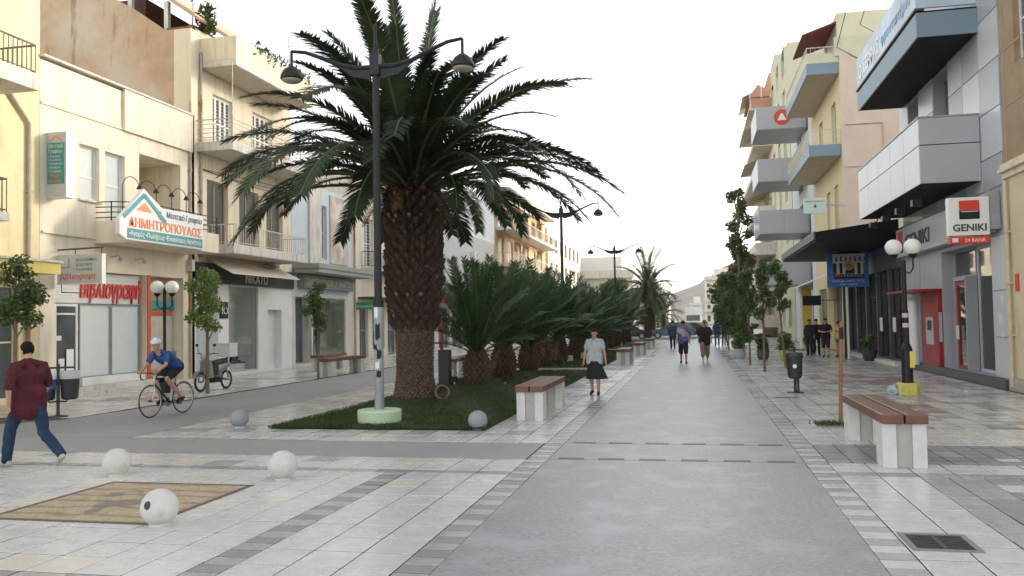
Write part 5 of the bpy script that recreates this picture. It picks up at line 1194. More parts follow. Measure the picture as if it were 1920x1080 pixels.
# --- leafy street trees
M_leaf = [mat('leaf_fresh',(0.135,0.205,0.05),.5,.35,2.5,trans=True), mat('leaf_dark',(0.095,0.15,0.045),.5,.45,2.5,trans=True), mat('leaf_olive',(0.15,0.145,0.055),.55,.35,2,trans=True)]
M_bark = mat('tree_bark',(0.17,0.13,0.09),.9,.25,9,bump=.3)
def crown_mesh(clumps, nleaf, ls, seed, m_):
    """Leaf-sized faces gathered in uneven clumps; clumps: (centre, radius xyz)."""
    r = random.Random(seed); b = MB(); vs=[]; fs=[]; tot = sum(c[1][0]*c[1][1]*c[1][2] for c in clumps)
    for (c,rd) in clumps:
        for _ in range(max(20,int(nleaf*rd[0]*rd[1]*rd[2]/tot))):
            d = Vector((r.gauss(0,1),r.gauss(0,1),r.gauss(0,1))).normalized()*(r.random()**.45)
            p = Vector((c[0]+d.x*rd[0],c[1]+d.y*rd[1],c[2]+d.z*rd[2]))
            u = Vector((r.gauss(0,1)+d.x,r.gauss(0,1)+d.y,r.gauss(-.3,.6))).normalized(); v = u.cross(Vector((r.gauss(0,1),r.gauss(0,1),r.gauss(0,1)))).normalized()
            l = ls*r.uniform(.7,1.3); i = len(vs); vs += [p-u*l*.5, p+v*l*.28, p+u*l*.5, p-v*l*.28]; fs.append((i,i+1,i+2,i+3))
    b.v = vs; b.f = fs; b.mi = [0]*len(fs); return b.mesh('crown', m_, recalc=False)
def clumpset(w_, h_, z0, n, seed):
    r = random.Random(seed); out=[]
    for k in range(n):
        t = (k+.5)/n; z = z0+h_*t; rad = w_*math.sin(math.pi*min(1,.15+.8*t))**.7; a = r.uniform(0,6.28); q = rad*r.uniform(.15,.8)
        s_ = w_*r.uniform(.28,.5); out.append(((q*math.cos(a),q*math.sin(a),z),(s_,s_,s_*r.uniform(.7,1.1))))
    return out
def tree(name, lab, x,y, h_, z0, w_, nleaf, ls, mi, seed, group=None, n=11, tr=.045, lean=(0,0), stake=False):
    o = thing(name, lab, 'tree', (x,y,0), 0, group); cl = clumpset(w_, h_-z0, z0, n, seed)
    b = MB(); b.tube([(0,0,0),(lean[0]*.5,lean[1]*.5,z0*.6),(lean[0],lean[1],z0+(h_-z0)*.45),(lean[0],lean[1],z0+(h_-z0)*.8)],[tr,tr*.85,tr*.6,tr*.2],8); t_ = b.build('trunk', M_bark, o, world=False)
    for (c,rd) in cl:
        zb = max(z0*.75, c[2]-.5*h_*.25); MB().tube([(lean[0]*.6,lean[1]*.6,zb),((c[0]+lean[0])*.5,c[1]*.5,(zb+c[2])*.52),(c[0]+lean[0],c[1],c[2])],[tr*.4,tr*.28,tr*.1],5).build('limb', M_bark, t_, world=False)
    c_ = link('crown', crown_mesh([((c[0]+lean[0],c[1]+lean[1],c[2]),r_) for (c,r_) in cl], nleaf, ls, seed, M_leaf[mi]), o)
    return o
GT = 'slim young street trees'
tree('street_tree', 'young leafy tree beside the walking man at the left edge', -13.9,15.3,3.35,2.0,.62,2210,0.099,1,1,GT)
tree('street_tree', 'bright green young tree next to the parked motorbike', -13.28,21.5,3.35,1.75,.68,2550,0.099,0,2,GT,tr=.055)
tree('street_tree', 'slim young tree before the clothes shop', -12.7,27.4,3.25,1.7,.58,2040,0.099,1,3,GT)
tree('street_tree', 'small tree seen between lamp post and big palm trunk', -11.6,32.5,3.4,1.9,.75,2210,0.106,0,4,GT)
tree('street_tree', 'slim tree on the right pavement behind the litter bin', 2.28,29.8,3.75,1.9,.48,2550,0.091,1,5,GT)
tree('street_tree', 'leaning slim tree on the right pavement closer to the shops', 3.2,32.2,3.75,2.1,.55,2720,0.091,1,6,GT,lean=(-.2,0))
tree('street_tree', 'bushy slim tree third along the right pavement', 2.1,34.5,3.6,.9,.55,3230,0.099,1,7,GT)
tree('street_tree', 'dense dark tree farther along the right pavement', 2.0,42,3.9,.7,.8,3910,0.122,1,8,GT,n=16)
tree('street_tree', 'round-crowned dark tree at the far right of the path', 1.9,50,4.2,1.2,1.0,4080,0.144,1,9,GT,n=16)
tree('street_tree', 'far dark tree near the parked cars on the right', 2.0,59,4.6,1.3,1.15,2400,.22,1,10,GT,n=16)
tree('tall_tree', 'tall loose olive-coloured tree before the grey balconies', 3.2,62,10.9,3.5,1.15,3400,.25,2,12,n=22,tr=.16)
tree('tall_tree', 'second tall dark tree below the olive-coloured one', 3.4,68,7.6,2.2,1.5,3200,.26,1,13,n=20,tr=.16)
tree('far_tree', 'green tree left of the far road beyond the palms', -5.5,98,5.0,1.5,2.6,3600,.3,0,14,n=16,tr=.14)
tree('far_tree', 'dark tree behind the blue car', -7.5,86,5.6,1.5,2.4,3600,.3,1,15,n=16,tr=.14)
tree('far_tree', 'far green tree on the right of the distant road', 5.5,105,6.5,2,3.0,3600,.34,1,16,n=16,tr=.16)
tree('far_tree', 'distant tree halfway to the apartment block', 6.5,150,7,2,3.2,2600,.45,1,17,n=14,tr=.16)
# potted plants on the right
for (x,y,r_,lab,pot) in ((1.95,39.5,.5,'low dark potted shrub by the path, nearest of three',(0.5,0.5,0.48)),(2.9,38.6,.45,'round potted shrub next to the slim trees',(0.10,0.09,0.08)),(3.7,37.0,.5,'dark potted shrub closest to the shops',(0.42,0.42,0.12)),(5.7,45.0,.42,'plant in an urn by the yellow pier',(0.36,0.33,0.30)),(6.9,36.8,.4,'green plant beside the blue sign post',(0.05,0.05,0.05))):
    o = thing('potted_plant', lab, 'potted plant', (x,y,0), group='potted plants outside the right-hand shops')
    MB().lathe([(.18,0),(.25,.12),(.27,.38),(.24,.46),(.2,.46)],16).build('pot', mat('pot_%d'%int(x*10),pot,.8), o, world=False, smooth=False)
    rg = random.Random(int(x*100)); cl = [((rg.uniform(-.15,.15),rg.uniform(-.15,.15),.55+r_*k*.32),(r_*.6,r_*.6,r_*.4)) for k in range(4)]
    link('foliage', crown_mesh(cl, 700, .12, int(y), M_leaf[1]), o)
# ------------------------------------------------------------------ people
def remeshed(b, voxel, name, m, parent, smooth=4, wob=0.0, seed=0):
    """Union of the builder's closed shapes as one continuous smooth skin."""
    me = b.mesh('tmp', m); t = bpy.data.objects.new('tmp', me)
    md = t.modifiers.new('r', 'REMESH'); md.mode = 'VOXEL'; md.voxel_size = voxel; md.use_smooth_shade = True
    if smooth: s_ = t.modifiers.new('s', 'SMOOTH'); s_.factor = .5; s_.iterations = smooth
    out = evaluated(t)
    bpy.data.objects.remove(t); bpy.data.meshes.remove(me); out.name = name
    if wob:
        from mathutils import noise
        nrm = [v.normal.copy() for v in out.vertices]
        for v,vn in zip(out.vertices,nrm):
            n_ = noise.noise(v.co*7+Vector((seed,0,0)))+.5*noise.noise(v.co*17+Vector((seed,3,0))); v.co += vn*n_*wob
    if not out.materials: out.materials.append(m)
    out.polygons.foreach_set('use_smooth', [True]*len(out.polygons)); out.update()
    return link(name, out, parent)
def cap(b, p0, p1, r0, r1, n=14, sx=1.0):
    p0, p1 = Vector(p0), Vector(p1); d = p1-p0; L = d.length; d = d/L if L > 1e-6 else Vector((0,0,1))
    pts, rs = [], []
    for a in (-80,-55,-25): pts.append(p0+d*r0*math.sin(R(a))); rs.append(r0*math.cos(R(a)))
    for k in range(1,4): t = k/4; pts.append(p0.lerp(p1,t)); rs.append(r0+(r1-r0)*t)
    for a in (25,55,80): pts.append(p1+d*r1*math.sin(R(a))); rs.append(r1*math.cos(R(a)))
    b.tube(pts, rs, n, sx=sx); return b
SKIN = mat('skin',(0.46,0.27,0.185),.55,.06,6); 
def person(lab, loc, rz, J, wear, voxel=.014, hgt=1.0, hair=(0.012,0.010,0.009), fat=1.0, group=None, hands=True, long_hair=False, helmet=False, cap_hat=None):
    """J: joints in metres (x right, y forward, z up); wear: dict of garment -> material, plus reach of sleeves and legs."""
    o = thing('person', lab, 'person', loc, rz, group); o.scale = (hgt,)*3
    V = {k: Vector(v) for k,v in J.items() if k != 'curl'}; f = fat
    b = MB()
    hd = V['head']; up = Vector(J['up']).normalized() if 'up' in J else (hd-V['neck']).normalized(); fw = Vector(J.get('look',(0,1,0))).normalized(); sd = fw.cross(up).normalized(); fw = up.cross(sd).normalized()
    H = lambda x,y,z: hd+sd*x+fw*y+up*z
    def ell(c, r, n=16, m=10):
        k = len(b.v); b.sphere((0,0,0),1,n,m)
        for i in range(k,len(b.v)): q = b.v[i]; b.v[i] = c+sd*q.x*r[0]+fw*q.y*r[1]+up*q.z*r[2]
    ell(H(0,-.005,.02),(.074,.092,.095)); ell(H(0,.02,-.045),(.058,.068,.075)); ell(H(0,.085,-.012),(.013,.022,.026)); ell(H(0,.075,-.058),(.026,.012,.010)); ell(H(0,.06,-.10),(.026,.026,.022))
    for s in (-1,1): ell(H(s*.076,-.01,-.005),(.012,.022,.034)); ell(H(s*.031,.075,.035),(.022,.014,.010))
    cap(b, V['neck']-Vector((0,0,.05)), H(0,-.01,-.06), .058*min(f,1.12), .052)
    for s in 'LR':
        cap(b, V['sh'+s], V['el'+s], .045*f, .038); cap(b, V['el'+s], V['wr'+s], .039, .027)
        d = (V['wr'+s]-V['el'+s]).normalized(); w_ = V['wr'+s]
        ax = Vector(J.get('palm'+s, (0,1,0))); ax = (ax-d*ax.dot(d)).normalized(); nn = d.cross(ax)
        cap(b, w_, w_+d*.055+ax*.012, .026, .030, 10); cap(b, w_+d*.05-ax*.018, w_+d*.075-ax*.02, .022, .02, 10)
        if hands:
            curl = J.get('curl',.6); sgn = 1 if s == 'R' else -1
            for k in range(4):
                a0 = w_+d*.085+ax*(.031-.019*k); l = (.040,.045,.042,.033)[k]
                d1 = (d*math.cos(curl)+nn*math.sin(curl)*sgn).normalized(); d2 = (d*math.cos(curl*2.2)+nn*math.sin(curl*2.2)*sgn).normalized()
                p1 = a0+d1*l; p2 = p1+d2*l*.8; cap(b,a0,p1,.0095,.009,8); cap(b,p1,p2,.009,.0075,8)
            t0 = w_+d*.03+ax*.034; t1 = t0+(d*.7+ax*.5+nn*.4*sgn).normalized()*.035; cap(b,t0,t1,.012,.010,8); cap(b,t1,t1+(d*.8+nn*.5*sgn).normalized()*.028,.010,.008,8)
        cap(b, V['hip'+s], V['kn'+s], .075*f, .052); cap(b, V['kn'+s], V['kn'+s].lerp(V['an'+s],.35), .052, .056); cap(b, V['kn'+s].lerp(V['an'+s],.35), V['an'+s], .056, .034)
        cap(b, V['an'+s], V['to'+s], .036, .03)
    def torso(b, g):
        pel = (V['hipL']+V['hipR'])/2; shm = (V['shL']+V['shR'])/2; mid = pel.lerp(shm,.45); bk = Vector(J.get('belly',(0,0,0)))
        for s in 'LR':
            w0 = pel.lerp(V['hip'+s],.85); w1 = mid+(V['sh'+s]-shm)*.42+bk*.6; w2_ = pel.lerp(shm,.74)+(V['sh'+s]-shm)*.56
            cap(b, V['hip'+s]+Vector((0,0,.03)), w1, .090*f+g, .086*f+g); cap(b, w1, w2_, .086*f+g, .088*f+g); cap(b, w2_, V['sh'+s]*.96+shm*.04, .080*f+g, .046+g*.5)
            cap(b, V['neck']-(V['neck']-shm)*.15, V['sh'+s], .046+g*.4, .046+g*.5)
        cap(b, pel, mid+bk, .10*f+g, .105*f+g); cap(b, mid+bk, pel.lerp(shm,.80), .105*f+g, .092*f+g); cap(b, pel.lerp(shm,.8), V['neck'], .085+g*.4, .054+g*.3)
    torso(b, -.012)
    remeshed(b, voxel, 'body', SKIN, o, 3)
    if 'shirt' in wear:
        b = MB(); torso(b, .014); sl = wear.get('sleeve',.75)
        hem = wear.get('hem',.0)
        if hem:
            pel = (V['hipL']+V['hipR'])/2
            for s in 'LR': cap(b, V['hip'+s]+Vector((0,0,.10)), V['hip'+s]+Vector((0,0,-hem)), .108*f, .112*f)
            cap(b, pel+Vector((0,0,.1)), pel+Vector((0,0,-hem)), .125*f, .125*f)
        for s in 'LR':
            e_ = V['sh'+s].lerp(V['el'+s],min(1,sl)); cap(b, V['sh'+s], e_, .056*f, .060*f)
            if sl > 1: cap(b, V['el'+s], V['el'+s].lerp(V['wr'+s],sl-1), .052*f, .042)
        remeshed(b, voxel, 'shirt', wear['shirt'], o, 2, .010, 1)
    if 'legs' in wear:
        b = MB(); pel = (V['hipL']+V['hipR'])/2; cap(b, V['hipL']+Vector((0,0,.03)), V['hipR']+Vector((0,0,.03)), .098*f, .098*f); lg = wear.get('leg',1.9)
        for s in 'LR':
            k = V['hip'+s].lerp(V['kn'+s],min(1,lg)); w2 = wear.get('wide',1.0); cap(b, V['hip'+s], k, .094*f, (.068 if lg>=1 else .080)*f*w2)
            if lg > 1: cap(b, V['kn'+s], V['kn'+s].lerp(V['an'+s],lg-1), .068*f*w2, .060*w2)
        remeshed(b, voxel, 'trousers', wear['legs'], o, 2, .011, 5)
    if 'skirt' in wear:
        pel = (V['hipL']+V['hipR'])/2; b = MB(); vs=[]; n=40; rows=9
        for j in range(rows):
            t = j/(rows-1); z = pel.z+.03-t*.53
            for k in range(n):
                a = 2*math.pi*k/n; rx = .150+.08*t; ry = .105+.115*min(1,t*1.6); q = 1+.05*t*math.sin(a*6)+.03*t*math.sin(a*11+1)
                vs.append((rx*q*math.cos(a)+(.10*t*t if math.cos(a)*wear.get('flare',1)>.3 else 0)*wear.get('flare',1), pel.y+ry*q*math.sin(a), z))
        b.add(vs, [(j*n+k,j*n+(k+1)%n,(j+1)*n+(k+1)%n,(j+1)*n+k) for j in range(rows-1) for k in range(n)]); b.build('skirt', wear['skirt'], o, world=False, smooth=True, recalc=False)
    for s in 'LR':
        a_, t_ = V['an'+s], V['to'+s]; d = (t_-a_); b = MB(); he = a_-Vector((d.x,d.y,0)).normalized()*.045+Vector((0,0,-.035)); cap(b, he, a_.lerp(t_,.55)+Vector((0,0,-.012)), .042,.046); cap(b, a_.lerp(t_,.5)+Vector((0,0,-.012)), t_, .046, .036); cap(b, a_, a_.lerp(t_,.25), .038, .042)
        remeshed(b, voxel, 'shoe', wear.get('shoe',M_black), o, 1)
    if helmet:
        b = MB(); k = 0; b.sphere((0,0,0),1,20,12); hv = b.v; 
        for i in range(len(hv)): q = hv[i]; zz = max(q.z,-.12); hv[i] = H(0,-.012,.055)+sd*q.x*.102+fw*q.y*.135+up*zz*.105
        hl = b.build('helmet', mat('helmet_white',(0.66,0.70,0.72),.3,.05), o, world=False, smooth=True)
        b = MB()
        for s in (-.045,-.0,.045):
            pts = [H(s,.05*math.cos(t)*2.2-.02,.055+.088*math.sin(t)) for t in (.5,1.0,1.5,2.0,2.5)]; b.tube(pts,.010,6)
        b.build('vent', M_black, hl, world=False)
        b = MB(); cap(b,H(-.07,.0,.0),H(-.03,.03,-.1),.006,.006,6); cap(b,H(.07,.0,.0),H(.03,.03,-.1),.006,.006,6); b.build('strap', M_black, hl, world=False)
    else:
        b = MB(); b.sphere((0,0,0),1,22,14); hv = b.v; r_ = random.Random(3)
        for i in range(len(hv)):
            q = hv[i].copy(); fr_ = q.y; lim = -.78 if fr_ < .1 else (.28 if not long_hair else .15)
            if q.z < lim: q.z = lim; q.x *= .93; q.y *= .93
            hv[i] = H(0,-.012,.03)+sd*q.x*.084+fw*q.y*(.10)+up*q.z*.098
        for v in hv: v += Vector((r_.gauss(0,.003),r_.gauss(0,.003),r_.gauss(0,.003)))
        b.build('hair', mat('hair_%d'%int(hair[0]*1000),hair,.75,.3,30,spec=.12), o, world=False, smooth=True)
        if cap_hat:
            b = MB(); b.sphere((0,0,0),1,20,12)
            for i in range(len(b.v)): q = b.v[i]; b.v[i] = H(0,-.005,.05)+sd*q.x*.09+fw*q.y*.108+up*max(q.z,0)*.09
            hb = b.build('cap', cap_hat, o, world=False, smooth=True); b = MB(); b.add([H(-.07,.085,.05),H(.07,.085,.05),H(.055,.175,.035),H(-.055,.175,.035)],[(0,1,2,3)]); b.build('cap_peak', cap_hat, hb, world=False)
    # face
    b = MB()
    for s in (-1,1): 
        c = H(s*.031,.083,.018); b.sphere((0,0,0),1,8,6); n0 = len(b.v)-8*7
        for i in range(n0,len(b.v)): q = b.v[i]; b.v[i] = c+sd*q.x*.012+fw*q.y*.006+up*q.z*.006
    b.build('eyes', M_black, o, world=False)
    return o
def stand(st=.0, arms=.05, w=.0):
    """standing / walking joints; st = stride"""
    return dict(hipL=(-.095,0,.92),hipR=(.095,0,.92),knL=(-.10,.05+st*.35,.50),knR=(.10,.05-st*.15,.49),anL=(-.10,st*.5,.085),anR=(.10,-st*.5,.09+abs(st)*.08),toL=(-.115,st*.5+.14,.04),toR=(.115,-st*.5+.14,.035),
        shL=(-.18,-.01,1.38),shR=(.18,-.01,1.38),elL=(-.235,-.03-st*.12,1.12),elR=(.235,-.03+st*.12,1.12),wrL=(-.245,.06-st*.22,.88),wrR=(.245,.06+st*.22,.88),neck=(0,.0,1.45),head=(0,.025,1.585),look=(0,1,0))
# man walking at the left
J = stand(.55); J.update(hipL=(-.11,.02,.90),hipR=(.11,-.02,.90),knL=(-.12,.24,.51),knR=(.13,-.12,.47),anL=(-.12,.33,.09),anR=(.15,-.50,.20),toL=(-.14,.47,.045),toR=(.165,-.39,.06),shL=(-.21,0,1.36),shR=(.21,0,1.36),
    elL=(-.31,-.08,1.10),wrL=(-.28,-.02,.86),elR=(.30,.06,1.10),wrR=(.28,.20,.90),neck=(0,.02,1.44),head=(-.005,.045,1.565),belly=(0,.05,0),curl=.95,palmL=(0,1,0),palmR=(0,1,0))
person('man in a maroon shirt and blue jeans walking away past the mosaic', (-8.80,9.93,.003), R(70), J, dict(shirt=mat('maroon_shirt',(0.075,0.018,0.024),.85,.35,9,bump=.5,bscale=25,spec=.2),sleeve=.95,hem=.14,legs=mat('blue_jeans',(0.022,0.042,0.082),.9,.35,7,bump=.4,bscale=30,spec=.2),leg=1.98,wide=1.12,shoe=mat('grey_sneaker',(0.42,0.38,0.32),.8,.2,12)), voxel=.0085, hgt=1.0, fat=1.02)
# woman
J = stand(.22); J.update(elL=(-.25,-.02,1.10),wrL=(-.29,.03,.86),elR=(.25,-.02,1.10),wrR=(.28,.05,.87),look=(.15,1,0))
person('woman in a light grey top and black skirt walking towards the camera', (-2.42,21.05,.003), R(180-3), J, dict(shirt=mat('grey_polo',(0.42,0.44,0.47),.85,.08,12,bump=.2,bscale=40),sleeve=.55,hem=.05,skirt=mat('black_skirt',(0.012,0.012,0.014),.8,.2,9),flare=-1,shoe=mat('dark_shoe',(0.03,0.015,0.012),.5)), voxel=.010, hgt=.955, fat=1.12, hair=(0.03,0.014,0.01))
# two walkers
J = stand(.3); person('walker in a purple t-shirt and black shorts in mid path', (-.45,35.6,.003), R(180), J, dict(shirt=mat('purple_shirt',(0.11,0.075,0.22),.85,.25,14,c2=(.4,.4,.45),cscale=3),sleeve=.6,hem=.06,legs=mat('black_shorts',(0.014,0.014,0.018),.85),leg=1.12,wide=1.35,shoe=M_black), fat=1.05, hgt=1.03, cap_hat=M_black)
J = stand(-.35); person('walker in a black shirt and khaki shorts in mid path', (.42,36.3,.003), R(180+4), J, dict(shirt=mat('black_shirt',(0.014,0.013,0.014),.85,.2),sleeve=.95,hem=.12,legs=mat('khaki_shorts',(0.26,0.18,0.115),.85,.15,8),leg=1.55,wide=1.3,shoe=mat('white_sneaker',(0.55,0.55,0.55),.7)), fat=1.2, hgt=1.03, cap_hat=mat('brown_cap',(0.12,0.08,0.06),.8))
J = stand(.35); person('person in a dark blue jacket and jeans behind the two walkers', (-1.28,52.3,.003), R(0), J, dict(shirt=mat('navy_jacket',(0.035,0.055,0.09),.85,.2),sleeve=1.85,hem=.1,legs=mat('blue_jeans',(0.035,0.062,0.12),.9),leg=1.9), voxel=.02, hands=False, fat=1.1)
for k,(x,y,rz,c_,l2) in enumerate(((1.42,56.3,0,(0.03,0.04,0.10),'far pedestrian in navy beside the right-hand trees'),(1.95,57.4,20,(0.06,0.07,0.10),'far pedestrian in grey nearest the right-hand trees'))):
    person(l2, (x,y,.003), R(rz), stand(.3), dict(shirt=mat('far_shirt_%d'%k,c_,.85),sleeve=.8,hem=.05,legs=mat('far_legs_%d'%k,(0.12,0.12,0.14),.85),leg=1.9), voxel=.022, hands=False)
J = stand(.12); J.update(elL=(-.27,.06,1.14),wrL=(-.02,.24,1.12),elR=(.27,.06,1.14),wrR=(.04,.25,1.10)); person('young man in black t-shirt and shorts with folded arms outside the shop', (5.75,40.3,.003), R(165), J, dict(shirt=mat('black_shirt',(0.014,0.013,0.014),.85,.2),sleeve=.6,hem=.06,legs=mat('black_shorts',(0.014,0.014,0.018),.85),leg=1.05,wide=1.3), hgt=1.02, hands=False)
J = stand(.05); J.update(elL=(-.26,.1,1.18),wrL=(-.22,.28,1.26)); person('girl in a yellow top and denim shorts beside the blue sign post', (6.28,40.1,.003), R(120), J, dict(shirt=mat('yellow_top',(0.60,0.42,0.08),.85),sleeve=.3,legs=mat('denim_shorts',(0.08,0.11,0.16),.85),leg=.45), hgt=.93, fat=.9, hands=False, long_hair=True)
for k,(x,y,l2) in enumerate(((5.15,41.8,'person in black standing left of the folded-arms man'),(5.55,42.6,'person in black half hidden behind the folded-arms man'))):
    person(l2, (x+.1,y,.003), R(150+40*k), stand(.05), dict(shirt=mat('black_shirt',(0.014,0.013,0.014),.85,.2),sleeve=1.6,hem=.08,legs=mat('black_shorts',(0.014,0.014,0.018),.85),leg=1.92), hands=False, voxel=.016)
# ------------------------------------------------------------------ bicycle and rider
def wheel(o, c, r, tw, m_t, m_r, ns=20, axis='x', name='wheel'):
    b = MB(); n=36
    def ring(rad, t, mt, nm, par):
        b = MB(); vs=[]; fs=[]; k=8
        for i in range(n):
            a = 2*math.pi*i/n
            for j in range(k):
                q = 2*math.pi*j/k; rr2 = rad+t*math.cos(q); vs.append((c[0]+t*math.sin(q), c[1]+rr2*math.cos(a), c[2]+rr2*math.sin(a)))
        for i in range(n):
            for j in range(k): fs.append((i*k+j,((i+1)%n)*k+j,((i+1)%n)*k+(j+1)%k,i*k+(j+1)%k))
        b.add(vs,fs); return b.build(nm, mt, par, world=False, smooth=True)
    w_ = ring(r-tw, tw, m_t, name, o); ring(r-2*tw-.006, .009, m_r, 'rim', w_)
    b = MB()
    for i in range(ns):
        a = 2*math.pi*i/ns; s = .03*(1 if i%2 else -1); b.tube([(c[0]+s,c[1]+.02*math.cos(a),c[2]+.02*math.sin(a)),(c[0],c[1]+(r-2*tw)*math.cos(a),c[2]+(r-2*tw)*math.sin(a))],.0012,4,cap=False)
    b.build('spokes', m_r, w_, world=False); b = MB(); b.tube([(c[0]-.045,c[1],c[2]),(c[0]+.045,c[1],c[2])],.02,10); b.build('hub', M_black, w_, world=False)
    return w_
th = math.pi-.10
BK = (-10.92,16.15,.003)
o = thing('bicycle', 'white road bicycle ridden along the left road', 'bicycle', BK, th)
M_tyre = mat('tyre_rubber',(0.02,0.02,0.02),.8); M_rim = mat('rim_alloy',(0.5,0.5,0.5),.3,.05,5,metal=.8); M_frame = mat('bike_white',(0.66,0.67,0.66),.25,.05); M_fblk = mat('bike_black',(0.02,0.02,0.02),.3)
for y in (-.5,.5): wheel(o,(0,y,.34),.34,.012,M_tyre,M_rim)
T = lambda pts,r,nm,m_: MB().tube(pts,r,10).build(nm,m_,o,world=False,smooth=True)
T([(0,-.08,.27),(0,.40,.70)],.021,'down_tube',M_fblk); T([(0,-.22,.80),(0,.385,.83)],.017,'top_tube',M_frame); T([(0,-.08,.27),(0,-.24,.84)],.017,'seat_tube',M_frame); T([(0,.405,.66),(0,.375,.88)],.020,'head_tube',M_frame)
for s in (-1,1): T([(s*.05,.5,.34),(s*.045,.43,.56),(s*.015,.405,.66)],.011,'fork',M_frame); T([(s*.055,-.5,.34),(s*.03,-.08,.27)],.009,'chain_stay',M_fblk); T([(s*.055,-.5,.34),(s*.02,-.22,.80)],.008,'seat_stay',M_frame)
T([(0,-.24,.84),(0,-.265,.93)],.013,'seat_post',M_fblk); b = MB(); b.add([(-.065,-.38,.95),(.065,-.38,.95),(.02,-.14,.955),(-.02,-.14,.955),(-.06,-.37,.92),(.06,-.37,.92),(.015,-.14,.935),(-.015,-.14,.935)],[(0,1,2,3),(7,6,5,4),(0,4,5,1),(1,5,6,2),(2,6,7,3),(3,7,4,0)]); b.build('saddle',M_fblk,o,world=False,bevel=.01)
T([(0,.375,.88),(0,.46,.915)],.014,'stem',M_fblk)
for s in (-1,1): T([(0,.46,.915),(s*.19,.46,.915),(s*.205,.53,.91),(s*.205,.56,.86),(s*.205,.53,.79),(s*.205,.46,.775)],.013,'handlebar',M_fblk); T([(s*.205,.55,.90),(s*.205,.59,.95)],.014,'brake_hood',M_fblk)
b = MB(); b.tube([(.04,-.08,.27),(.048,-.08,.27)],.095,24); b.build('chainring',M_rim,o,world=False)
pedL, pedR = (-.11,-.245,.235), (.11,.085,.305-.09)
for s,pd in ((-1,pedL),(1,pedR)): T([(s*.06,-.08,.27),(s*.075,pd[1],pd[2])],.011,'crank',M_fblk); MB().box(pd[0]-.04,pd[0]+.04,pd[1]-.04,pd[1]+.04,pd[2]-.012,pd[2]+.012).build('pedal',M_fblk,o,world=False)
J = dict(hipL=(-.09,-.24,1.0),hipR=(.09,-.24,1.0),knL=(-.12,.15,.78),knR=(.12,.19,.70),anL=(-.11,-.30,.335+.02),anR=(.11,.03,.33),toL=(-.115,-.19,.285),toR=(.115,.15,.27),
    shL=(-.18,.19,1.30),shR=(.18,.19,1.30),elL=(-.235,.32,1.08),elR=(.235,.34,1.08),wrL=(-.205,.53,.955),wrR=(.205,.53,.955),neck=(0,.25,1.37),head=(0,.335,1.485),up=(0,.22,1),look=(-.12,1,-.05),belly=(0,.0,.02),curl=1.1,palmL=(1,0,0),palmR=(-1,0,0))
person('cyclist in a blue and black jersey and white helmet riding the white bicycle', BK, th, J, dict(shirt=mat('blue_jersey',(0.03,0.075,0.26),.7,.2,5,c2=(0.015,0.017,0.03),cscale=2.2),sleeve=.6,legs=mat('black_shorts',(0.014,0.014,0.018),.85),leg=.78,shoe=M_black), voxel=.0095, helmet=True, fat=1.2)
# ------------------------------------------------------------------ parked motorbike
o = thing('motorbike', 'parked silver and black moped with a white top box by the bright young tree', 'motorbike', (-13.7,22.5,.003), math.pi-.08); o.scale = (1.05,1.0,1.05)
M_silver = mat('moped_silver',(0.20,0.205,0.215),.35,.08,5); M_seat = mat('moped_seat',(0.02,0.02,0.02),.6)
for y in (-.6,.6): wheel(o,(0,y,.27),.27,.032,M_tyre,M_rim,14)
T2 = lambda pts,r,nm,m_: MB().tube(pts,r,10).build(nm,m_,o,world=False,smooth=True)
for s in (-1,1): T2([(s*.075,.6,.27),(s*.07,.5,.62),(s*.05,.42,.86)],.022,'fork',M_silver); T2([(s*.09,-.6,.27),(s*.08,-.05,.36)],.02,'swing_arm',M_fblk); T2([(s*.1,-.55,.32),(s*.1,-.45,.68)],.025,'shock',M_silver)
b = MB(); cap(b,(0,.40,.86),(0,.22,.5),.10,.12); cap(b,(0,.2,.45),(0,-.2,.42),.10,.13); cap(b,(0,-.1,.55),(0,-.6,.70),.15,.12); cap(b,(0,.1,.62),(0,-.3,.66),.09,.12); remeshed(b,.02,'body',M_silver,o,2)
b = MB(); cap(b,(0,-.02,.74),(0,-.5,.78),.10,.11); remeshed(b,.02,'seat',M_seat,o,2)
b = MB(); b.box(-.10,.10,-.22,.12,.22,.45); b.build('engine',M_fblk,o,world=False,bevel=.02)
b = MB(); b.add([(-.19,.36,.85),(.19,.36,.85),(.22,.30,.38),(-.22,.30,.38),(-.17,.40,.85),(.17,.40,.85),(.20,.34,.38),(-.20,.34,.38)],[(0,1,2,3),(7,6,5,4),(0,4,5,1),(1,5,6,2),(2,6,7,3),(3,7,4,0)]); b.build('leg_shield',mat('moped_white',(0.30,0.30,0.31),.4),o,world=False)
MB().sphere((0,.46,.93),.09,14,10).build('headlight',M_lens,o,world=False,smooth=True)
for s in (-1,1):
    T2([(0,.38,.96),(s*.22,.34,1.04),(s*.34,.28,1.02)],.014,'handlebar',M_fblk); T2([(s*.24,.33,1.04),(s*.27,.36,1.22)],.007,'mirror_stalk',M_fblk); b = MB(); b.sphere((s*.28,.36,1.26),.055,12,8,(1,.35,.8)); b.build('mirror',M_fblk,o,world=False)
b = MB(); b.add([(x*.075,.6+.31*math.cos(a),.27+.31*math.sin(a)) for a in [R(20+k*18) for k in range(8)] for x in (-1,1)],[(2*i,2*i+1,2*i+3,2*i+2) for i in range(7)]); b.build('mudguard',M_silver,o,world=False,recalc=False)
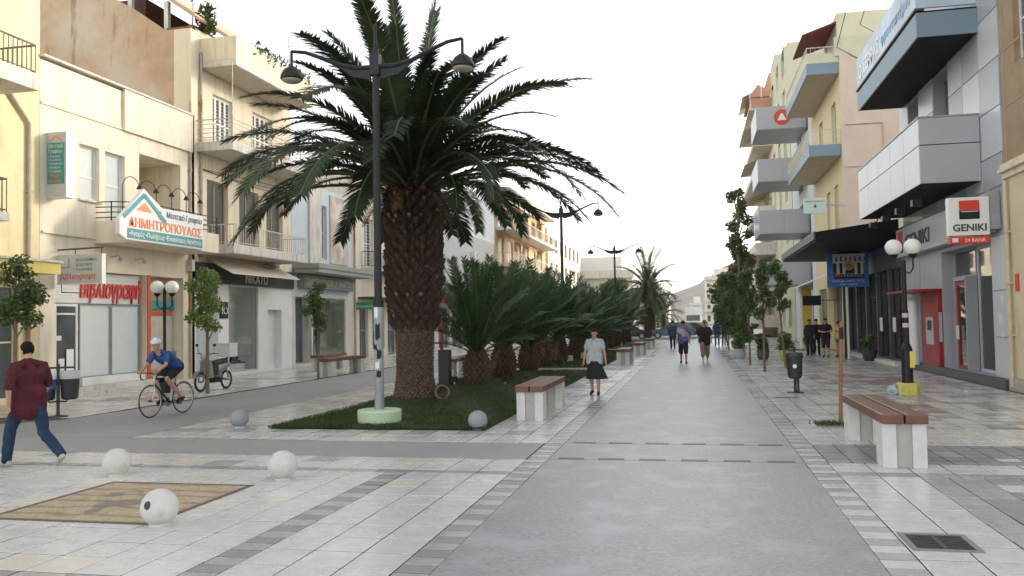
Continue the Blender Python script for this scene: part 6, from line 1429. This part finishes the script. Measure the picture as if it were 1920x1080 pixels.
tb = MB().box(-.21,.21,-.86,-.46,.90,1.24).build('top_box',mat('moped_box',(0.66,0.66,0.66),.5,.04),o,world=False,bevel=.02); MB().box(-.22,.22,-.87,-.45,1.242,1.29).build('lid',MATS['moped_box'],tb,world=False,bevel=.01); T2([(0,-.6,.7),(0,-.66,.9)],.03,'rack',M_fblk); T2([(.13,.1,.24),(.15,-.3,.26),(.17,-.75,.34)],.04,'exhaust',M_rim); T2([(-.1,-.1,.3),(-.2,-.2,.02)],.012,'stand',M_fblk)
MB().box(-.16,.16,-.02,.28,.42,.72).build('front_bag',M_seat,o,world=False,bevel=.03)
o = thing('menu_board', 'small green notice board standing behind the parked moped', 'board', (-15.2,22.6,0)); MB().box(-15.45,-15.0,22.6,22.65,.35,1.15).build('board',mat('board_green',(0.10,0.26,0.12),.6),o); 
for k in range(4): MB().box(-15.4,-15.05,22.585,22.599,.45+k*.16,.53+k*.16).build('line',M_signw,o)
for x in (-15.42,-15.05): MB().box(x,x+.03,22.6,22.65,0,.349).build('leg',M_black,o)
# ------------------------------------------------------------------ vehicles at the far end
def car(lab, x,y,rz,paint,L=4.1,Wd=1.68,H=1.42,name='parked_car',hatch=True):
    o = thing(name, lab, 'car', (x,y,0), rz, 'cars at the far end of the street'); h2 = L/2
    low = [(-h2,.32),(-h2+.02,.55),(-h2+.08,.82),(-h2+.25,.90),(h2-1.05,.92),(h2-.25,.74),(h2-.03,.60),(h2,.35),(h2-.1,.25),(-h2+.1,.25)]
    b = MB(); n = len(low); vs=[]
    for (sx,ins) in ((-1,.0),(-.9,-1),(.9,-1),(1,0)):
        for (yy,z) in low: vs.append((sx*Wd/2*(1 if z<.7 else .96), yy*(1 if ins==0 else 1.015), z if ins==0 else z+.012))
    b.add(vs,[tuple(range(n)),tuple(range(3*n,4*n))[::-1]]+[(j*n+i,j*n+(i+1)%n,(j+1)*n+(i+1)%n,(j+1)*n+i) for j in range(3) for i in range(n)])
    b.build('body',paint,o,world=False,smooth=False)
    rb = (-h2+.12,-h2+.55) if hatch else (-h2+.55,-h2+1.1)
    gp = [(rb[0],.90),(rb[1],H-.06),(rb[1]+.3,H),(h2-1.95,H-.02),(h2-1.05,.91)]
    b = MB(); m_=len(gp); vs=[(s*(Wd/2*(.95 if z<1 else .78)),yy,z) for s in (-1,1) for (yy,z) in gp]; b.add(vs,[tuple(range(m_)),tuple(range(m_,2*m_))[::-1]]+[(i,(i+1)%m_,m_+(i+1)%m_,m_+i) for i in range(m_)]); b.build('cabin',paint,o,world=False)
    for s in (-1,1):
        def S(yy,z): k=(z-.9)/(H-.9); return (s*(Wd/2*(.95-.17*k)+.006),yy,z)
        b = MB(); b.add([S(rb[0]+.22,.96),S(rb[1]+.1,H-.12),S(-.12,H-.1),S(-.12,.96)],[(0,1,2,3)]); b.add([S(-.04,.96),S(-.04,H-.1),S(h2-2.05,H-.1),S(h2-1.3,.96)],[(0,1,2,3)]); b.build('side_window',M_glass,o,world=False,recalc=False)
        MB().tube([(s*(Wd/2+.02),h2-1.25,.98),(s*(Wd/2+.14),h2-1.28,1.0)],.05,8).build('mirror',M_black,o,world=False)
        MB().box(s*(Wd/2-.35),s*(Wd/2-.05),h2-.12,h2-.005,.58,.70).build('headlight',M_signw,o,world=False); MB().box(s*(Wd/2-.25),s*(Wd/2-.03),-h2-.012,-h2+.1,.62,.80).build('tail_light',M_redl,o,world=False)
        for yy in (-h2+.75,h2-.8):
            t = MB().tube([(s*(Wd/2-.20),yy,.30),(s*(Wd/2+.012),yy,.30)],.30,20).build('wheel',M_tyre,o,world=False); MB().tube([(s*(Wd/2+.013),yy,.30),(s*(Wd/2+.02),yy,.30)],.19,16).build('hubcap',M_rim,t,world=False)
    def F2(i,k0,k1,nm):
        (a0,z0),(a1,z1) = gp[i],gp[i+1]; q=[]
        for (k,sg_) in ((k0,-1),(k0,1),(k1,1),(k1,-1)): z=z0+(z1-z0)*k; yy=a0+(a1-a0)*k; w_=Wd/2*(.95-.17*(z-.9)/(H-.9))-.08; q.append((sg_*w_,yy+(.012 if i>2 else -.012),z+.012))
        b = MB(); b.add(q,[(0,1,2,3)]); b.build(nm,M_glass,o,world=False,recalc=False)
    F2(3,.08,.92,'windscreen'); F2(0,.12,.9,'rear_window'); MB().box(-.25,.25,h2+.002,h2+.012,.42,.53).build('number_plate',M_signw,o,world=False); MB().box(-.25,.25,-h2-.012,-h2-.002,.5,.61).build('number_plate',M_signw,o,world=False)
    return o
Pb = mat('car_blue',(0.09,0.14,0.20),.25,.05); Pd = mat('car_black',(0.02,0.022,0.025),.25); Pm = mat('car_maroon',(0.13,0.02,0.025),.25); Ps = mat('car_silver',(0.42,0.43,0.44),.3); Pw = mat('car_white',(0.66,0.66,0.65),.3)
car('steel blue hatchback crossing at the end of the path', -2.0,81.5,R(90),Pb,L=4.3,H=1.5)
car('black car half hidden behind the last palms', -6.0,80.4,R(-90),Pd)
car('maroon car behind the two walkers', -.2,87.0,R(-70),Pm,H=1.45)
car('silver car on the far road beyond the maroon one', .9,100,R(180),Ps)
car('white car farther along the distant road', 3.1,112,R(180),Pw)
car('dark blue car parked at the right beyond the trees', 3.4,84.0,R(90),mat('car_navy',(0.025,0.03,0.06),.25))
car('grey car parked by the far kerb', -3.2,122,R(0),Ps)
o = thing('delivery_truck', 'white box truck on the far road above the maroon car', 'truck', (-.3,128,0)); MB().box(-1.3,1.1,128.6,134,.7,3.5).build('cargo_box',Pw,o,bevel=.05); cb = MB().box(-1.2,1.0,126.8,128.5,.5,2.5).build('cab',Pw,o,bevel=.12); MB().box(-1.05,.85,126.76,126.795,1.5,2.3).build('windscreen',M_glass,cb); MB().box(-1.2,1.0,126.72,126.795,.5,.8).build('bumper',M_grey,o)
for (x,y) in ((-1.1,127.6),(.9,127.6),(-1.1,132.5),(.9,132.5)): MB().tube([(x-.13,y,.45),(x+.13,y,.45)],.45,18).build('wheel',M_tyre,o)
for x in (-1.0,.65): MB().box(x,x+.25,126.7,126.719,.85,1.05).build('headlight',M_signw,o)
# ------------------------------------------------------------------ far end of the street
far = random.Random(21)
def block(label, x0,x1,y0,y1,h,m,cols,rows, name='distant_building'):
    o = thing(name, label, 'building', ((x0+x1)/2,y0,0))
    MB().box(x0,x1,y0,y1,0,h).build('wall', m, o)
    for i in range(cols):
        for j in range(rows):
            a = x0+(x1-x0)*(i+.25)/cols; c = x0+(x1-x0)*(i+.75)/cols; z = .8+(h-1.2)*j/rows
            wdw = MB().box(a,c,y0-.06,y0-.005,z,z+(h-1.2)/rows*.55).build('window', M_glass, o)
        
    for j in range(1,rows+1):
        z = .5+(h-1.2)*j/rows; s_ = MB(); s_.box(x0-.3,x1+.3,y0-1.2,y0-.061,z-.15,z); b_ = s_.build('balcony', M_slabw, o)
        MB().box(x0-.3,x1+.3,y0-1.2,y0-1.1,z,z+.9).build('parapet', M_slabw, b_)
    MB().box(x0+(x1-x0)*.3,x1-(x1-x0)*.1,y0+2,y1,h,h+2.6).build('roof_room', m, o)
    MB().box(x0-.2,x1+.2,y0-.6,y1,h-.02+.021,h+.35).build('roof_slab', M_slabw, o)
block('white apartment block with stepped balconies closing the street below the hill', 3.4,12,250,262,13.5,M_cream2,5,4)
block('low pale building at the street end beside the apartment block', -1.2,3.0,330,345,7.5,M_wht,4,2)
block('small cream building behind the trees at the street end', 9,20,150,165,12,M_cream,5,4)
block('pale flat-roofed building left of the far road', -26,-9,130,150,9,M_wht,6,3)
block('distant grey-white block left behind the far palm', -22,-6,210,230,8,M_slabw,6,3)
# hill
b = MB(); vs=[]; nx=70; ny=10
prof = [(-900,22),(-300,30),(-91,37.6),(-31,47),(0,56),(26,72),(50,89),(90,108),(150,128),(240,140),(400,146),(700,120)]
def hz(x):
    for i in range(len(prof)-1):
        if prof[i][0] <= x <= prof[i+1][0]:
            t = (x-prof[i][0])/(prof[i+1][0]-prof[i][0]); return prof[i][1]*(1-t)+prof[i+1][1]*t
    return 20
xs = sorted([-640+1300*i/40 for i in range(41)]+[-150.5+12*i for i in range(32)])
for j in range(ny+1):
    t = j/ny
    for x in xs: vs.append((x, 1000+500*t, -2+(hz(x)+2)*(t**.8)+(far.uniform(-1.5,1.5) if 0<j else 0)))
n = len(xs)
b.add(vs, [(j*n+i,j*n+i+1,(j+1)*n+i+1,(j+1)*n+i) for j in range(ny) for i in range(n-1)])
struct(b.build('hill', mat('hill_scrub',(0.22,0.19,0.155),.95,.25,.02,c2=(0.28,0.24,0.2),cscale=.012), recalc=False, smooth=True))

# the evening air: thin haze that pales the hill and the far end
hz_ = MB().box(-760,760,-70,1540,-1.05,152).build('haze', None)
hz_.data.materials.clear()
hm = bpy.data.materials.new('haze_air'); hm.use_nodes = True; hn = hm.node_tree.nodes; hn.clear()
ho = hn.new('ShaderNodeOutputMaterial'); hv = hn.new('ShaderNodeVolumePrincipled'); hv.inputs['Color'].default_value = (0.95,0.95,0.96,1); hv.inputs['Density'].default_value = 0.00013; hv.inputs['Anisotropy'].default_value = 0.3
hm.node_tree.links.new(hv.outputs[0], ho.inputs['Volume']); hz_.data.materials.append(hm)
tag(hz_, 'thin evening haze filling the street and paling the hill', 'haze', kind='stuff')

bpy.data.scenes.remove(_tmp)
